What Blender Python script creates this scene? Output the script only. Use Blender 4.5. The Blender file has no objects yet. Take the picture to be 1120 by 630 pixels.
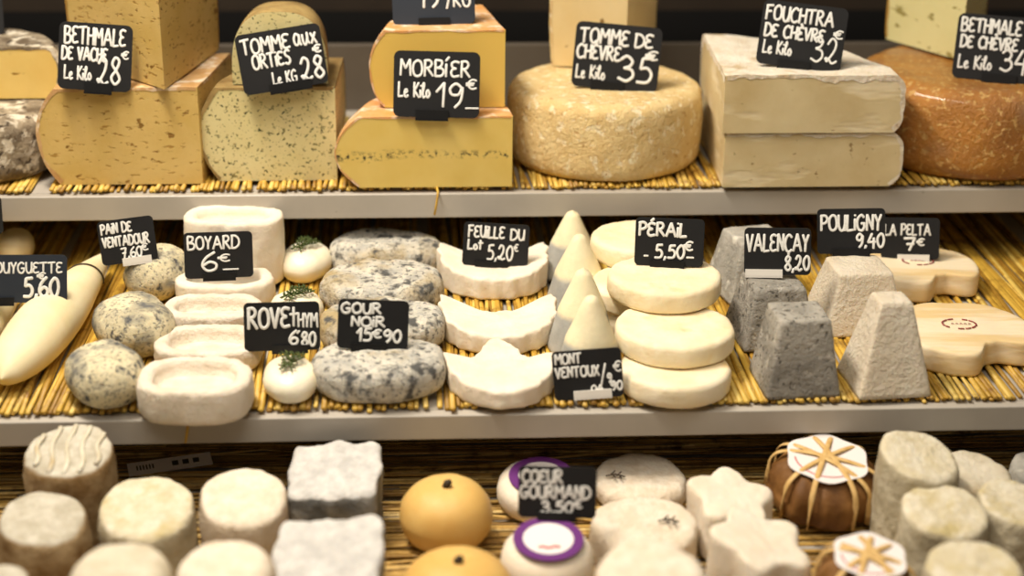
import bpy, bmesh, math, random
from mathutils import Vector, Matrix, noise as mnoise

random.seed(7)
SC = bpy.context.scene
COL = SC.collection
R = math.radians

# ------------------------------------------------------------------ camera
FPX = 1832.0                     # focal length in pixels of a 1120x630 frame
CAM = Vector((0.0, 0.0, 1.68))
PITCH, YAW, ROLL = R(22.0), R(3.5), R(0.65)
fwd = Vector((math.sin(YAW) * math.cos(PITCH), math.cos(YAW) * math.cos(PITCH), -math.sin(PITCH)))
rgt0 = Vector((math.cos(YAW), -math.sin(YAW), 0.0))
up0 = rgt0.cross(fwd)
rgt = rgt0 * math.cos(ROLL) + up0 * math.sin(ROLL)
upv = up0 * math.cos(ROLL) - rgt0 * math.sin(ROLL)
cam_data = bpy.data.cameras.new('camera')
cam = bpy.data.objects.new('camera', cam_data)
COL.objects.link(cam)
m3 = Matrix((rgt, upv, -fwd)).transposed()
cam.matrix_world = Matrix.Translation(CAM) @ m3.to_4x4()
cam_data.sensor_width = 36.0
cam_data.lens = FPX / 1120.0 * 36.0
cam_data.clip_start = 0.02
cam_data.dof.use_dof = True
cam_data.dof.focus_distance = 1.68
cam_data.dof.aperture_fstop = 2.5
SC.camera = cam

# ------------------------------------------------------------------ world, lights, exposure
W = bpy.data.worlds.new('world')
SC.world = W
W.use_nodes = True
W.node_tree.nodes['Background'].inputs[0].default_value = (1.0, 0.86, 0.70, 1)
W.node_tree.nodes['Background'].inputs[1].default_value = 0.12
SC.view_settings.view_transform = 'Standard'
SC.view_settings.look = 'None'
SC.view_settings.exposure = 0.0
SC.view_settings.gamma = 1.0
SC.view_settings.use_curve_mapping = False


def area(name, loc, target, sx, sy, power, color):
    d = bpy.data.lights.new(name, 'AREA')
    d.shape = 'RECTANGLE'
    d.size, d.size_y, d.energy, d.color = sx, sy, power, color
    o = bpy.data.objects.new(name, d)
    COL.objects.link(o)
    o.location = loc
    o.rotation_euler = (Vector(target) - Vector(loc)).to_track_quat('-Z', 'Y').to_euler()
    return o


area('case_lamp', (-0.20, 1.22, 2.30), (0.10, 1.55, 1.0), 1.5, 0.08, 9.5, (1.0, 0.89, 0.74))
area('spot_row', (-0.42, 1.40, 2.40), (0.12, 1.52, 1.05), 0.55, 0.20, 23.0, (1.0, 0.89, 0.74))
area('shop_lamp', (-0.4, -0.2, 3.3), (0.1, 1.6, 1.0), 1.4, 0.8, 17.0, (1.0, 0.90, 0.77))


# ------------------------------------------------------------------ pixel -> world
def ray(px, py):
    return fwd + rgt * ((px - 560.0) / FPX) + upv * ((315.0 - py) / FPX)


def onz(px, py, z):
    d = ray(px, py)
    return CAM + d * ((z - CAM.z) / d.z)


def at_y(px, py, y):
    d = ray(px, py)
    return CAM + d * ((y - CAM.y) / d.y)


def depth(p):
    return (Vector(p) - CAM).dot(fwd)


def fit(cx, w, ytop, ybot, zb, asp=1.0):
    """A round thing w px wide standing on z = zb, its front foot at row ybot, the middle of its top at row ytop."""
    B = onz(cx, ybot, zb)
    rx = w / 2 * depth(B) / FPX
    for _ in range(4):
        c = Vector((B.x, B.y + rx * asp, zb))
        rx = w / 2 * depth(c) / FPX
    T = at_y(cx, ytop, B.y + rx * asp)
    return Vector((T.x, B.y + rx * asp, zb)), rx, max(T.z - zb, 0.01)


ZM = CAM.z - 0.680               # middle shelf top
ZT = CAM.z - 0.586               # upper shelf top
ZB = CAM.z - 0.778               # lower shelf top
MAT_T = 0.0065
zM, zT, zB = ZM + MAT_T, ZT + MAT_T, ZB + MAT_T
YM, YT = 1.372, 1.722            # front edges


# ------------------------------------------------------------------ materials
def srgb(c):
    return tuple((v / 255 / 12.92 if v / 255 <= 0.04045 else ((v / 255 + 0.055) / 1.055) ** 2.4) for v in c) + (1.0,)


class NT:
    def __init__(s, name):
        s.m = bpy.data.materials.new(name)
        s.m.use_nodes = True
        s.t = s.m.node_tree
        s.b = s.t.nodes['Principled BSDF']
        tc = s.t.nodes.new('ShaderNodeTexCoord')
        oi = s.t.nodes.new('ShaderNodeObjectInfo')
        mul = s.t.nodes.new('ShaderNodeMath')
        mul.operation = 'MULTIPLY'
        mul.inputs[1].default_value = 3.7
        s.t.links.new(oi.outputs['Random'], mul.inputs[0])
        add = s.t.nodes.new('ShaderNodeVectorMath')
        add.operation = 'ADD'
        s.t.links.new(tc.outputs['Object'], add.inputs[0])
        s.t.links.new(mul.outputs[0], add.inputs[1])
        s.vec = add.outputs[0]
        s.obj = tc.outputs['Object']

    def n(s, kind, **kw):
        x = s.t.nodes.new(kind)
        for k, v in kw.items():
            setattr(x, k, v)
        return x

    def l(s, a, b):
        s.t.links.new(a, b)

    def noise(s, scale, detail=4, rough=0.6, stretch=None, vec=None):
        x = s.n('ShaderNodeTexNoise')
        x.inputs['Scale'].default_value = scale
        x.inputs['Detail'].default_value = detail
        x.inputs['Roughness'].default_value = rough
        v = vec or s.vec
        if stretch:
            mp = s.n('ShaderNodeMapping')
            mp.inputs['Scale'].default_value = stretch
            s.l(v, mp.inputs[0])
            v = mp.outputs[0]
        s.l(v, x.inputs['Vector'])
        return x.outputs[0]

    def ramp(s, fac, stops):
        x = s.n('ShaderNodeValToRGB')
        e = x.color_ramp.elements
        while len(e) < len(stops):
            e.new(0.5)
        for el, (p, c) in zip(e, stops):
            el.position = p
            el.color = c
        s.l(fac, x.inputs[0])
        return x.outputs[0]

    def mix(s, fac, a, b):
        x = s.n('ShaderNodeMix', data_type='RGBA')
        if isinstance(fac, float):
            x.inputs[0].default_value = fac
        else:
            s.l(fac, x.inputs[0])
        for v, i in ((a, 6), (b, 7)):
            if isinstance(v, tuple):
                x.inputs[i].default_value = v
            else:
                s.l(v, x.inputs[i])
        return x.outputs[2]

    def bw(s, lo, hi, fac):
        return s.ramp(fac, [(lo, (0, 0, 0, 1)), (hi, (1, 1, 1, 1))])

    def bump(s, h, strength, dist=0.002, prev=None):
        x = s.n('ShaderNodeBump')
        x.inputs['Strength'].default_value = strength
        x.inputs['Distance'].default_value = dist
        s.l(h, x.inputs['Height'])
        if prev is not None:
            s.l(prev, x.inputs['Normal'])
        return x.outputs[0]

    def done(s, color, rough=0.6, normal=None, sss=0.0, spec=0.4, metal=0.0, coat=0.0):
        b = s.b
        if isinstance(color, tuple):
            b.inputs['Base Color'].default_value = color
        else:
            s.l(color, b.inputs['Base Color'])
        b.inputs['Roughness'].default_value = rough
        b.inputs['Specular IOR Level'].default_value = spec
        b.inputs['Metallic'].default_value = metal
        b.inputs['Coat Weight'].default_value = coat
        if sss:
            b.inputs['Subsurface Weight'].default_value = sss
            b.inputs['Subsurface Radius'].default_value = (1.0, 0.6, 0.3)
            b.inputs['Subsurface Scale'].default_value = 0.006
        if normal is not None:
            s.l(normal, b.inputs['Normal'])
        return s.m


def plain(name, c, rough=0.5, **kw):
    return NT(name).done(srgb(c), rough, **kw)


def soft(name, c1, c2, scale=25, lo=0.35, hi=0.65, bump=0.3, bscale=160, rough=0.65, sss=0.15,
         spots=None, stretch=None, spec=0.35, coat=0.0, dist=0.002, more=None, third=None):
    """Mottled two-colour crust or paste. spots = (colour, scale, low, high[, stretch]); more = a second set of spots."""
    s = NT(name)
    col = s.ramp(s.noise(scale, 5, 0.6, stretch), [(lo, srgb(c1)), (hi, srgb(c2))])
    h = s.noise(bscale, 6, 0.65)
    nb = s.bump(h, bump, dist)
    for sp in (spots, more, third):
        if sp:
            f = s.bw(sp[2], sp[3], s.noise(sp[1], 3, 0.55, sp[4] if len(sp) > 4 else None))
            col = s.mix(f, col, srgb(sp[0]))
            inv = s.n('ShaderNodeMath', operation='SUBTRACT')
            inv.inputs[0].default_value = 1.0
            s.l(f, inv.inputs[1])
            nb = s.bump(inv.outputs[0], 0.35, 0.002, nb)
    return s.done(col, rough, nb, sss, spec, coat=coat)


M = {}
M['lip'] = soft('painted_shelf_metal', (176, 170, 160), (186, 180, 170), 8, bump=0.03, rough=0.32, sss=0, spec=0.5,
                spots=((110, 100, 88), 60, 0.74, 0.8))
M['dark'] = plain('dark_case_lining', (15, 13, 12), 0.8)
M['panel'] = soft('grey_back_panel', (88, 80, 70), (98, 90, 79), 6, bump=0.03, rough=0.5, sss=0)
M['rail'] = soft('brown_back_rail', (46, 38, 31), (54, 45, 36), 6, bump=0.03, rough=0.5, sss=0)
M['floor'] = soft('grey_stone_floor', (96, 92, 88), (112, 108, 104), 8, sss=0)
M['board'] = soft('black_slate_card', (20, 20, 21), (27, 27, 29), 12, bump=0.03, rough=0.55, sss=0)
M['board_blue'] = soft('blue_black_slate_card', (34, 40, 50), (42, 48, 58), 12, bump=0.03, rough=0.55, sss=0)
M['chalk'] = soft('white_chalk_ink', (222, 222, 218), (240, 240, 236), 400, bump=0.05, rough=0.8, sss=0)
M['clip_black'] = plain('black_plastic_clip', (17, 17, 18), 0.4)
M['clip_white'] = plain('white_plastic_clip', (228, 224, 216), 0.4)


def straw_mat(name, cs):
    s = NT(name)
    g = s.n('ShaderNodeNewGeometry')
    col = s.ramp(g.outputs['Random Per Island'], [(0.0, srgb(cs[0])), (0.35, srgb(cs[1])), (0.7, srgb(cs[2])), (1.0, srgb(cs[3]))])
    st = s.bw(0.35, 0.65, s.noise(300, 3, 0.6, (1, 0.08, 1), s.obj))
    col2 = s.mix(s.bw(0.5, 0.72, s.noise(45, 4, 0.6, None, s.obj)), col, srgb(cs[4]))
    return s.done(col2, 0.45, s.bump(st, 0.4, 0.001), spec=0.45)


M['straw'] = straw_mat('golden_straw', ((150, 112, 42), (198, 156, 58), (222, 182, 76), (236, 206, 112), (138, 96, 34)))
M['straw_dry'] = straw_mat('dull_straw', ((128, 96, 42), (186, 146, 70), (214, 176, 96), (236, 208, 140), (110, 78, 32)))

# cheese pastes and crusts
M['paste_yellow'] = soft('yellow_paste_with_small_eyes', (222, 188, 104), (230, 200, 120), 14, bump=0.12, rough=0.5,
                         spots=((160, 122, 46), 62, 0.635, 0.69, (0.55, 0.55, 1.5)))
M['paste_buff'] = soft('buff_paste_with_slits', (216, 186, 116), (206, 174, 98), 18, bump=0.2, rough=0.5,
                       spots=((172, 136, 68), 150, 0.60, 0.66, (0.5, 0.5, 1.5)), more=((140, 104, 46), 85, 0.65, 0.69, (0.7, 0.7, 1.4)))
M['paste_herb'] = soft('pale_paste_with_nettle_specks', (224, 212, 160), (214, 200, 142), 14, bump=0.15, rough=0.5,
                       spots=((132, 128, 84), 190, 0.61, 0.68), more=((72, 74, 40), 300, 0.62, 0.68))
M['paste_cream'] = soft('cream_paste', (230, 208, 158), (220, 194, 138), 10, bump=0.08, rough=0.5,
                        spots=((150, 118, 66), 90, 0.70, 0.74))
M['paste_beige'] = soft('beige_paste', (222, 206, 164), (200, 178, 130), 9, bump=0.15, rough=0.5,
                        spots=((160, 136, 96), 130, 0.68, 0.73), more=((232, 218, 184), 20, 0.55, 0.7, (0.5, 0.5, 1.6)))
M['paste_green'] = soft('pale_greenish_paste_with_slits', (214, 206, 152), (204, 194, 136), 10, bump=0.1, rough=0.5,
                        spots=((150, 138, 80), 55, 0.62, 0.67, (0.6, 0.6, 1.6)))
M['rind_buff'] = soft('buff_rind', (216, 178, 128), (190, 146, 90), 30, bump=0.5, rough=0.6, spots=((242, 226, 202), 40, 0.52, 0.66))
M['rind_gold'] = soft('golden_rind', (190, 150, 74), (166, 122, 54), 24, bump=0.4, rough=0.5, spots=((222, 200, 150), 30, 0.56, 0.7))
M['rind_orange'] = soft('orange_rind', (212, 152, 88), (222, 178, 130), 26, bump=0.5, rough=0.5, spots=((240, 218, 192), 50, 0.50, 0.66))
M['rind_grey'] = soft('grey_brown_rough_rind', (176, 162, 138), (104, 90, 72), 30, 0.36, 0.62, bump=1.0, bscale=110, rough=0.85, sss=0,
                      spots=((226, 216, 196), 50, 0.52, 0.62), more=((74, 62, 50), 90, 0.58, 0.66), dist=0.005)
M['rind_nettle'] = soft('brown_green_rind', (176, 150, 96), (124, 100, 60), 30, bump=0.5, rough=0.6)
M['rind_tomme'] = soft('pale_buff_wheel_rind', (230, 206, 152), (216, 186, 128), 40, bump=1.0, bscale=190, rough=0.7,
                       spots=((244, 230, 194), 90, 0.55, 0.68), more=((196, 158, 102), 150, 0.62, 0.70), dist=0.003)
M['rind_white'] = soft('floury_white_rind', (242, 234, 218), (226, 212, 188), 40, bump=0.9, rough=0.8, spots=((206, 184, 148), 26, 0.58, 0.7), dist=0.003)
M['rind_amber'] = soft('amber_oiled_rind', (190, 130, 56), (160, 106, 48), 20, bump=1.0, bscale=210, rough=0.35,
                       spots=((214, 172, 104), 150, 0.55, 0.66), more=((158, 124, 92), 9, 0.52, 0.68), spec=0.5, coat=0.25, dist=0.003)
M['white'] = soft('fresh_white_crust', (242, 233, 216), (234, 220, 198), 30, bump=0.5, bscale=200, rough=0.7, spots=((226, 204, 168), 45, 0.7, 0.82))
M['bloomy'] = soft('bloomy_white_crust', (240, 230, 214), (226, 212, 190), 40, bump=1.0, bscale=170, rough=0.85, dist=0.003)
M['ivory'] = soft('smooth_ivory_crust', (242, 230, 194), (234, 218, 174), 20, bump=0.15, rough=0.5)
M['rove'] = soft('moist_white_crust', (252, 244, 222), (244, 232, 202), 20, bump=0.12, rough=0.35, spec=0.5)
M['perail'] = soft('cream_bloomy_crust', (246, 234, 206), (238, 220, 178), 26, bump=0.6, bscale=150, rough=0.7, spots=((228, 192, 122), 22, 0.6, 0.8))
M['ash_speckled'] = soft('ash_speckled_crust', (226, 216, 184), (204, 192, 156), 30, bump=0.8, bscale=260, rough=0.85,
                         spots=((140, 136, 122), 300, 0.54, 0.66), more=((108, 108, 106), 24, 0.50, 0.66), third=((84, 86, 88), 95, 0.58, 0.68))
M['ash_marbled'] = soft('ash_marbled_crust', (232, 226, 210), (186, 184, 176), 60, bump=1.0, bscale=210, rough=0.85,
                        spots=((124, 123, 119), 190, 0.54, 0.66), more=((190, 170, 128), 16, 0.54, 0.68), third=((94, 94, 92), 55, 0.55, 0.66), dist=0.004)
M['ash_grey'] = soft('grey_ash_crust', (196, 192, 182), (150, 147, 138), 30, bump=0.9, bscale=240, rough=0.85,
                     spots=((220, 216, 204), 60, 0.56, 0.7), dist=0.003)
M['ash_dark'] = soft('dark_ash_crust', (186, 181, 170), (132, 128, 120), 16, bump=1.0, bscale=140, rough=0.85,
                     spots=((206, 200, 188), 80, 0.57, 0.7), more=((92, 89, 82), 160, 0.56, 0.68), dist=0.004)
M['pyramid_white'] = soft('wrinkled_white_crust', (238, 228, 208), (224, 210, 186), 30, bump=1.2, bscale=190, rough=0.8, dist=0.003)
M['crottin'] = soft('grey_white_crust', (226, 218, 198), (198, 186, 160), 30, bump=0.8, bscale=170, rough=0.8, spots=((182, 158, 112), 28, 0.58, 0.75))
M['crottin_brown'] = soft('brown_grey_crust', (196, 184, 160), (160, 138, 100), 26, bump=0.9, bscale=170, rough=0.8, spots=((138, 98, 46), 22, 0.57, 0.7))
M['crottin_yellow'] = soft('yellowish_crust', (234, 220, 184), (222, 200, 150), 26, bump=0.8, bscale=170, rough=0.8, spots=((206, 186, 118), 34, 0.56, 0.72))
M['apricot'] = soft('apricot_smooth_crust', (232, 196, 122), (222, 176, 96), 12, bump=0.15, rough=0.5)
M['pale_pink'] = soft('pinkish_cream_crust', (242, 226, 202), (232, 210, 180), 30, bump=0.5, rough=0.75)
M['leaf_brown'] = soft('brown_chestnut_leaf', (140, 98, 50), (104, 68, 32), 40, bump=1.0, bscale=60, rough=0.6, sss=0, stretch=(1, 1, 0.3))
M['raffia'] = soft('pale_raffia', (226, 192, 130), (206, 166, 100), 90, bump=0.4, rough=0.6, sss=0)
M['paper'] = plain('white_paper', (238, 232, 230), 0.6)
M['purple'] = plain('purple_print', (104, 44, 120), 0.6)
M['red'] = plain('red_print', (206, 96, 92), 0.6)
M['stamp'] = soft('dark_red_stamp_ink', (128, 40, 50), (176, 100, 96), 200, sss=0)
M['thyme'] = soft('green_thyme', (92, 104, 52), (64, 80, 38), 200, bump=0.2, sss=0)
M['twig'] = plain('dark_twig', (62, 50, 36), 0.7)
M['print_dark'] = plain('dark_print', (70, 64, 58), 0.7)


def pelta_mat():
    s = NT('pale_crust_with_mould_lines')
    f = s.bw(0.42, 0.62, s.noise(60, 3, 0.5, (0.12, 1.0, 1.0), s.obj))
    col = s.mix(f, srgb((246, 230, 198)), srgb((232, 204, 150)))
    return s.done(col, 0.65, s.bump(f, 0.25, 0.002), 0.15)


def two_tone(name, low, high, z, wob=0.012, spots=None):
    """Ash below z (metres up the thing), pale above, with a wavy edge."""
    s = NT(name)
    sep = s.n('ShaderNodeSeparateXYZ')
    s.l(s.obj, sep.inputs[0])
    nz = s.noise(35, 3)
    ma = s.n('ShaderNodeMath', operation='MULTIPLY_ADD')
    s.l(nz, ma.inputs[0])
    ma.inputs[1].default_value = wob
    s.l(sep.outputs[2], ma.inputs[2])
    mr = s.n('ShaderNodeMapRange')
    s.l(ma.outputs[0], mr.inputs[0])
    mr.inputs[1].default_value = z + wob * 0.5 - 0.003
    mr.inputs[2].default_value = z + wob * 0.5 + 0.003
    lo = s.ramp(s.noise(40, 5), [(0.35, srgb(low)), (0.65, srgb(tuple(v * 1.16 for v in low)))])
    hi = s.ramp(s.noise(60, 4), [(0.35, srgb(high)), (0.7, srgb(tuple(v * 0.95 for v in high)))])
    return s.done(s.mix(mr.outputs[0], lo, hi), 0.7, s.bump(s.noise(220, 5), 0.4, 0.0015), 0.12)


def morbier_mat(h):
    """Yellow paste with one wavering line of ash across the middle and a few eyes."""
    s = NT('yellow_paste_with_ash_line')
    col = s.ramp(s.noise(10, 4), [(0.35, srgb((228, 202, 120))), (0.65, srgb((218, 188, 98)))])
    sep = s.n('ShaderNodeSeparateXYZ')
    s.l(s.obj, sep.inputs[0])
    w = s.n('ShaderNodeMath', operation='MULTIPLY_ADD')
    s.l(s.noise(14, 3), w.inputs[0])
    w.inputs[1].default_value = 0.02
    s.l(sep.outputs[2], w.inputs[2])
    d = s.n('ShaderNodeMath', operation='SUBTRACT')
    s.l(w.outputs[0], d.inputs[0])
    d.inputs[1].default_value = h * 0.47 + 0.01
    ab = s.n('ShaderNodeMath', operation='ABSOLUTE')
    s.l(d.outputs[0], ab.inputs[0])
    near = s.n('ShaderNodeMapRange')
    s.l(ab.outputs[0], near.inputs[0])
    near.inputs[1].default_value = 0.0065
    near.inputs[2].default_value = 0.0005
    spk = s.bw(0.50, 0.60, s.noise(190, 4))
    mu = s.n('ShaderNodeMath', operation='MULTIPLY')
    s.l(near.outputs[0], mu.inputs[0])
    s.l(spk, mu.inputs[1])
    col = s.mix(mu.outputs[0], col, srgb((74, 68, 48)))
    eyes = s.bw(0.735, 0.765, s.noise(70, 2))
    col = s.mix(eyes, col, srgb((140, 98, 32)))
    return s.done(col, 0.45, s.bump(s.noise(160, 5), 0.1), 0.15)


def capped(name, side1, side2, top1, top2, lo_t=0.60, hi_t=0.75, side_sc=45, spot=None):
    """A bloom on the faces that look up (the cheese's own top), another crust round the sides."""
    s = NT(name)
    tc = s.n('ShaderNodeTexCoord')
    sep = s.n('ShaderNodeSeparateXYZ')
    s.l(tc.outputs['Normal'], sep.inputs[0])
    ma = s.n('ShaderNodeMath', operation='MULTIPLY_ADD')
    s.l(s.noise(40, 4), ma.inputs[0])
    ma.inputs[1].default_value = 0.5
    s.l(sep.outputs[2], ma.inputs[2])
    mr = s.n('ShaderNodeMapRange')
    s.l(ma.outputs[0], mr.inputs[0])
    mr.inputs[1].default_value = lo_t
    mr.inputs[2].default_value = hi_t
    lo = s.ramp(s.noise(side_sc, 5), [(0.38, srgb(side1)), (0.62, srgb(side2))])
    hi = s.ramp(s.noise(70, 5, 0.65), [(0.36, srgb(top1)), (0.62, srgb(top2))])
    if spot:
        hi = s.mix(s.bw(0.5, 0.68, s.noise(34, 4)), hi, srgb(spot))
    return s.done(s.mix(mr.outputs[0], lo, hi), 0.85, s.bump(s.noise(150, 6), 0.9, 0.003), 0.08)


M['pelta'] = pelta_mat()
M['cone'] = two_tone('ivory_cone_with_ash_foot', (158, 158, 153), (244, 232, 194), 0.038)
M['white_ash'] = capped('white_bloom_over_ash_crust', (104, 105, 104), (156, 155, 150), (224, 221, 216), (196, 194, 190))
M['crottin_brown'] = capped('grey_bloom_over_brown_crust', (128, 98, 58), (178, 154, 116), (212, 206, 190), (182, 174, 154), 0.75, 1.1, 28)
M['crottin_yellow'] = capped('yellowish_bloom_over_buff_crust', (170, 158, 130), (202, 192, 166), (230, 222, 200), (212, 200, 168), 0.7, 1.0, 40, (202, 186, 136))
M['pale_pink'] = capped('white_bloom_over_pinkish_crust', (204, 186, 160), (222, 206, 184), (240, 230, 212), (226, 210, 186), 0.7, 1.0, 40)


# ------------------------------------------------------------------ object helpers
def link(name, verts, faces, mat, parent=None, smooth=True):
    me = bpy.data.meshes.new(name)
    me.from_pydata([tuple(v) for v in verts], [], faces)
    if isinstance(mat, (list, tuple)):
        for x in mat:
            me.materials.append(x)
    else:
        me.materials.append(mat)
    bm = bmesh.new()
    bm.from_mesh(me)
    bmesh.ops.recalc_face_normals(bm, faces=bm.faces)
    bm.to_mesh(me)
    bm.free()
    if smooth:
        me.polygons.foreach_set('use_smooth', [True] * len(me.polygons))
    o = bpy.data.objects.new(name, me)
    COL.objects.link(o)
    if parent:
        o.parent = parent
    return o


def tag(o, label, cat, group=None):
    o['label'] = label
    o['category'] = cat
    if group:
        o['group'] = group
    return o


def thing(name, loc, label, cat, group=None, rz=0.0, rx=0.0, ry=0.0):
    o = bpy.data.objects.new(name, None)
    o.empty_display_size = 0.02
    COL.objects.link(o)
    o.location = loc
    o.rotation_euler = (rx, ry, rz)
    return tag(o, label, cat, group)


def boxm(x0, x1, y0, y1, z0, z1, vs, fs):
    b = len(vs)
    for z in (z0, z1):
        vs += [(x0, y0, z), (x1, y0, z), (x1, y1, z), (x0, y1, z)]
    fs += [tuple(b + i for i in f) for f in ((0, 3, 2, 1), (4, 5, 6, 7), (0, 1, 5, 4), (1, 2, 6, 5), (2, 3, 7, 6), (3, 0, 4, 7))]


def box(name, x0, x1, y0, y1, z0, z1, mat, parent=None, bevel=0.0):
    vs, fs = [], []
    boxm(x0, x1, y0, y1, z0, z1, vs, fs)
    o = link(name, vs, fs, mat, parent, smooth=False)
    if bevel:
        md = o.modifiers.new('bevel', 'BEVEL')
        md.width = bevel
        md.segments = 3
    return o


def tube(path, rad, vs, fs, n=6, flat=1.0, nrm=Vector((0, 0, 1)), caps=True):
    """A tube of n sides along the path; flat squeezes it along nrm."""
    b = len(vs)
    P = [Vector(p) for p in path]
    for i, p in enumerate(P):
        d = (P[min(i + 1, len(P) - 1)] - P[max(i - 1, 0)]).normalized()
        s = d.cross(nrm)
        s = s.normalized() if s.length > 1e-6 else Vector((1, 0, 0))
        u = s.cross(d)
        r = rad(i / max(len(P) - 1, 1)) if callable(rad) else rad
        for k in range(n):
            a = 2 * math.pi * k / n
            vs.append(p + s * (r * math.cos(a)) + u * (r * flat * math.sin(a)))
    for i in range(len(P) - 1):
        for k in range(n):
            k2 = (k + 1) % n
            fs.append((b + i * n + k, b + i * n + k2, b + (i + 1) * n + k2, b + (i + 1) * n + k))
    if caps:
        fs.append(tuple(b + k for k in range(n)))
        fs.append(tuple(b + (len(P) - 1) * n + k for k in range(n)))


def nz(p, scale, amp, seed=0.0):
    return amp * mnoise.noise(Vector((p[0] * scale + seed * 7.1, p[1] * scale + seed * 3.3, p[2] * scale + seed)))


def drum(rf, h, be=0.006, n=72, bulge=0.0, taper=0.0, amp=0.0012, sc=45.0, seed=None, well=None, dome=0.0, topf=None, bbe=None, slant=0.0, lean=0.0):
    """Closed solid over the outline r = rf(angle): rounded foot, side, rounded top edge, top (with a sunken well if given)."""
    if seed is None:
        seed = random.uniform(0, 40)
    bbe = be if bbe is None else bbe
    rings = [(0.0, 0.5, 0.0), (bbe, 1.0, 0.0)]               # (inset, scale, z)
    for i in range(1, 5):
        a = i / 4 * math.pi / 2
        rings.append((bbe * (1 - math.sin(a)), 1.0, bbe * (1 - math.cos(a))))
    ns = max(3, int((h - be - bbe) / 0.006))
    for i in range(1, ns):
        rings.append((0.0, 1.0, bbe + (h - be - bbe) * i / ns))
    for i in range(0, 5):
        a = i / 4 * math.pi / 2
        rings.append((be * (1 - math.cos(a)), 1.0, h - be + be * math.sin(a)))
    if well:
        wf, dp = well
        rings += [(wf, 1.10, h), (wf, 1.0, h - 0.001), (wf, 0.965, h - dp * 0.45), (wf, 0.92, h - dp)]
        for s in (0.78, 0.6, 0.4, 0.2):
            rings.append((wf, s, h - dp + 0.001 * (1 - s)))
    else:
        for s in (0.92, 0.82, 0.7, 0.58, 0.46, 0.34, 0.22, 0.1):
            rings.append((be, s, h + dome * (1 - s * s)))
    vs, fs = [(0, 0, 0)], []
    for ins, s, z in rings:
        q = z / h
        k = 1 + bulge * (1 - (2 * min(q, 1) - 1) ** 2) - taper * q
        for j in range(n):
            th = 2 * math.pi * j / n
            r = (ins(th) if callable(ins) else max(rf(th) - ins, 0.0008)) * s * k
            x, y, zz = r * math.cos(th), r * math.sin(th), z
            e = nz((x, y, z), sc, amp, seed) + nz((x, y, z), sc * 3.1, amp * 0.45, seed + 5)
            rr = 1 + e / max(rf(th), 0.004)
            if topf and z > h * 0.6:
                zz += topf(x, y, s)
            if slant or lean:
                zz += min(q, 1.0) * (y * math.tan(R(slant)) - x * math.tan(R(lean)))
            vs.append((x * rr, y * rr, max(zz + e * (0.9 if q > 0.3 else 0.0), 0.0)))
    vs.append((0, 0, vs[-n][2] if well else h + dome))
    for j in range(n):
        fs.append((0, 1 + (j + 1) % n, 1 + j))
    m = len(rings)
    for i in range(m - 1):
        for j in range(n):
            a, b = 1 + i * n + j, 1 + i * n + (j + 1) % n
            fs.append((a, b, b + n, a + n))
    last = 1 + (m - 1) * n
    for j in range(n):
        fs.append((last + j, last + (j + 1) % n, len(vs) - 1))
    return vs, fs


def ell(rx, ry, p=2.0):
    def f(t):
        return (abs(math.cos(t) / rx) ** p + abs(math.sin(t) / ry) ** p) ** (-1 / p)
    return f


def place(o, loc, rz=0.0, rx=0.0, ry=0.0):
    o.location = loc
    o.rotation_euler = (rx, ry, rz)
    return o


def wedge(name, loc, Rr, h, a0, a1, rind, paste, label, cat, group=None, bul=0.012, amp=0.001, skin=0.004, pw=3.0, rag=0.5):
    """A sector of a wheel with its axis at loc: rind over the rim and the top, paste on the two cut faces."""
    t = thing(name, loc, label, cat, group)
    sd = random.uniform(0, 30)
    NA, NZ, NR = max(8, int(abs(a1 - a0) / R(4))), 18, 16

    def rz_(q):
        return Rr - bul * abs(2 * q - 1) ** pw

    def P(f, a, q):
        r = f * rz_(q)
        x, y, z = r * math.cos(a), r * math.sin(a), q * h
        e = (nz((x, y, z), 30, amp, sd) + nz((x, y, z), 95, amp * 0.5, sd)) * f
        return Vector((x + e * math.cos(a), y + e * math.sin(a), z + (nz((x, y, 1), 28, amp * 1.4, sd) * q if q > 0.5 else 0)))

    vs, fs = [], []

    def grid(fn, na, nb):
        b = len(vs)
        for i in range(na + 1):
            for j in range(nb + 1):
                vs.append(fn(i / na, j / nb))
        for i in range(na):
            for j in range(nb):
                c = b + i * (nb + 1) + j
                fs.append((c, c + 1, c + nb + 2, c + nb + 1))

    A = lambda u: a0 + (a1 - a0) * u
    grid(lambda u, v: P(1, A(u), v), NA, NZ)                 # rim
    grid(lambda u, v: P(v, A(u), 1), NA, NR)                 # top
    grid(lambda u, v: P(v, A(u), 0), NA, 4)                  # underside
    for a, sgn in ((a0, 1 if a1 < a0 else -1), (a1, -1 if a1 < a0 else 1)):   # the skin seen on the cut
        off = Vector((-math.sin(a), math.cos(a), 0)) * (sgn * 0.0005)

        def strip(u, v, a=a, off=off):
            s = 0.995 - u * 0.99
            if s > 0.5:                                     # along the top from the axis, then down the rim
                f, q = (1 - s) * 2, 1.0
                p = P(f, a, 1)
                ins = Vector((0, 0, -skin))
            else:
                q = s * 2
                p = P(1, a, q)
                ins = Vector((-math.cos(a) * skin, -math.sin(a) * skin, -skin * max(0, (q - 0.7) / 0.3) + skin * max(0, (0.3 - q) / 0.3)))
            w = 0.8 + rag * mnoise.noise(p * 55) + 0.5 * rag * mnoise.noise(p * 140)
            return p + ins * (v * w) + off
        grid(strip, 60, 1)
    link('rind', vs, fs, rind, t)
    vs, fs = [], []
    for a in (a0, a1):
        grid(lambda u, v, a=a: P(u, a, v), NR, NZ)
    link('paste', vs, fs, paste, t, smooth=False)
    return t


def stem(px, py, dx):
    pass


# ------------------------------------------------------------------ the setting
def struct(o):
    o['kind'] = 'structure'
    return o


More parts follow.
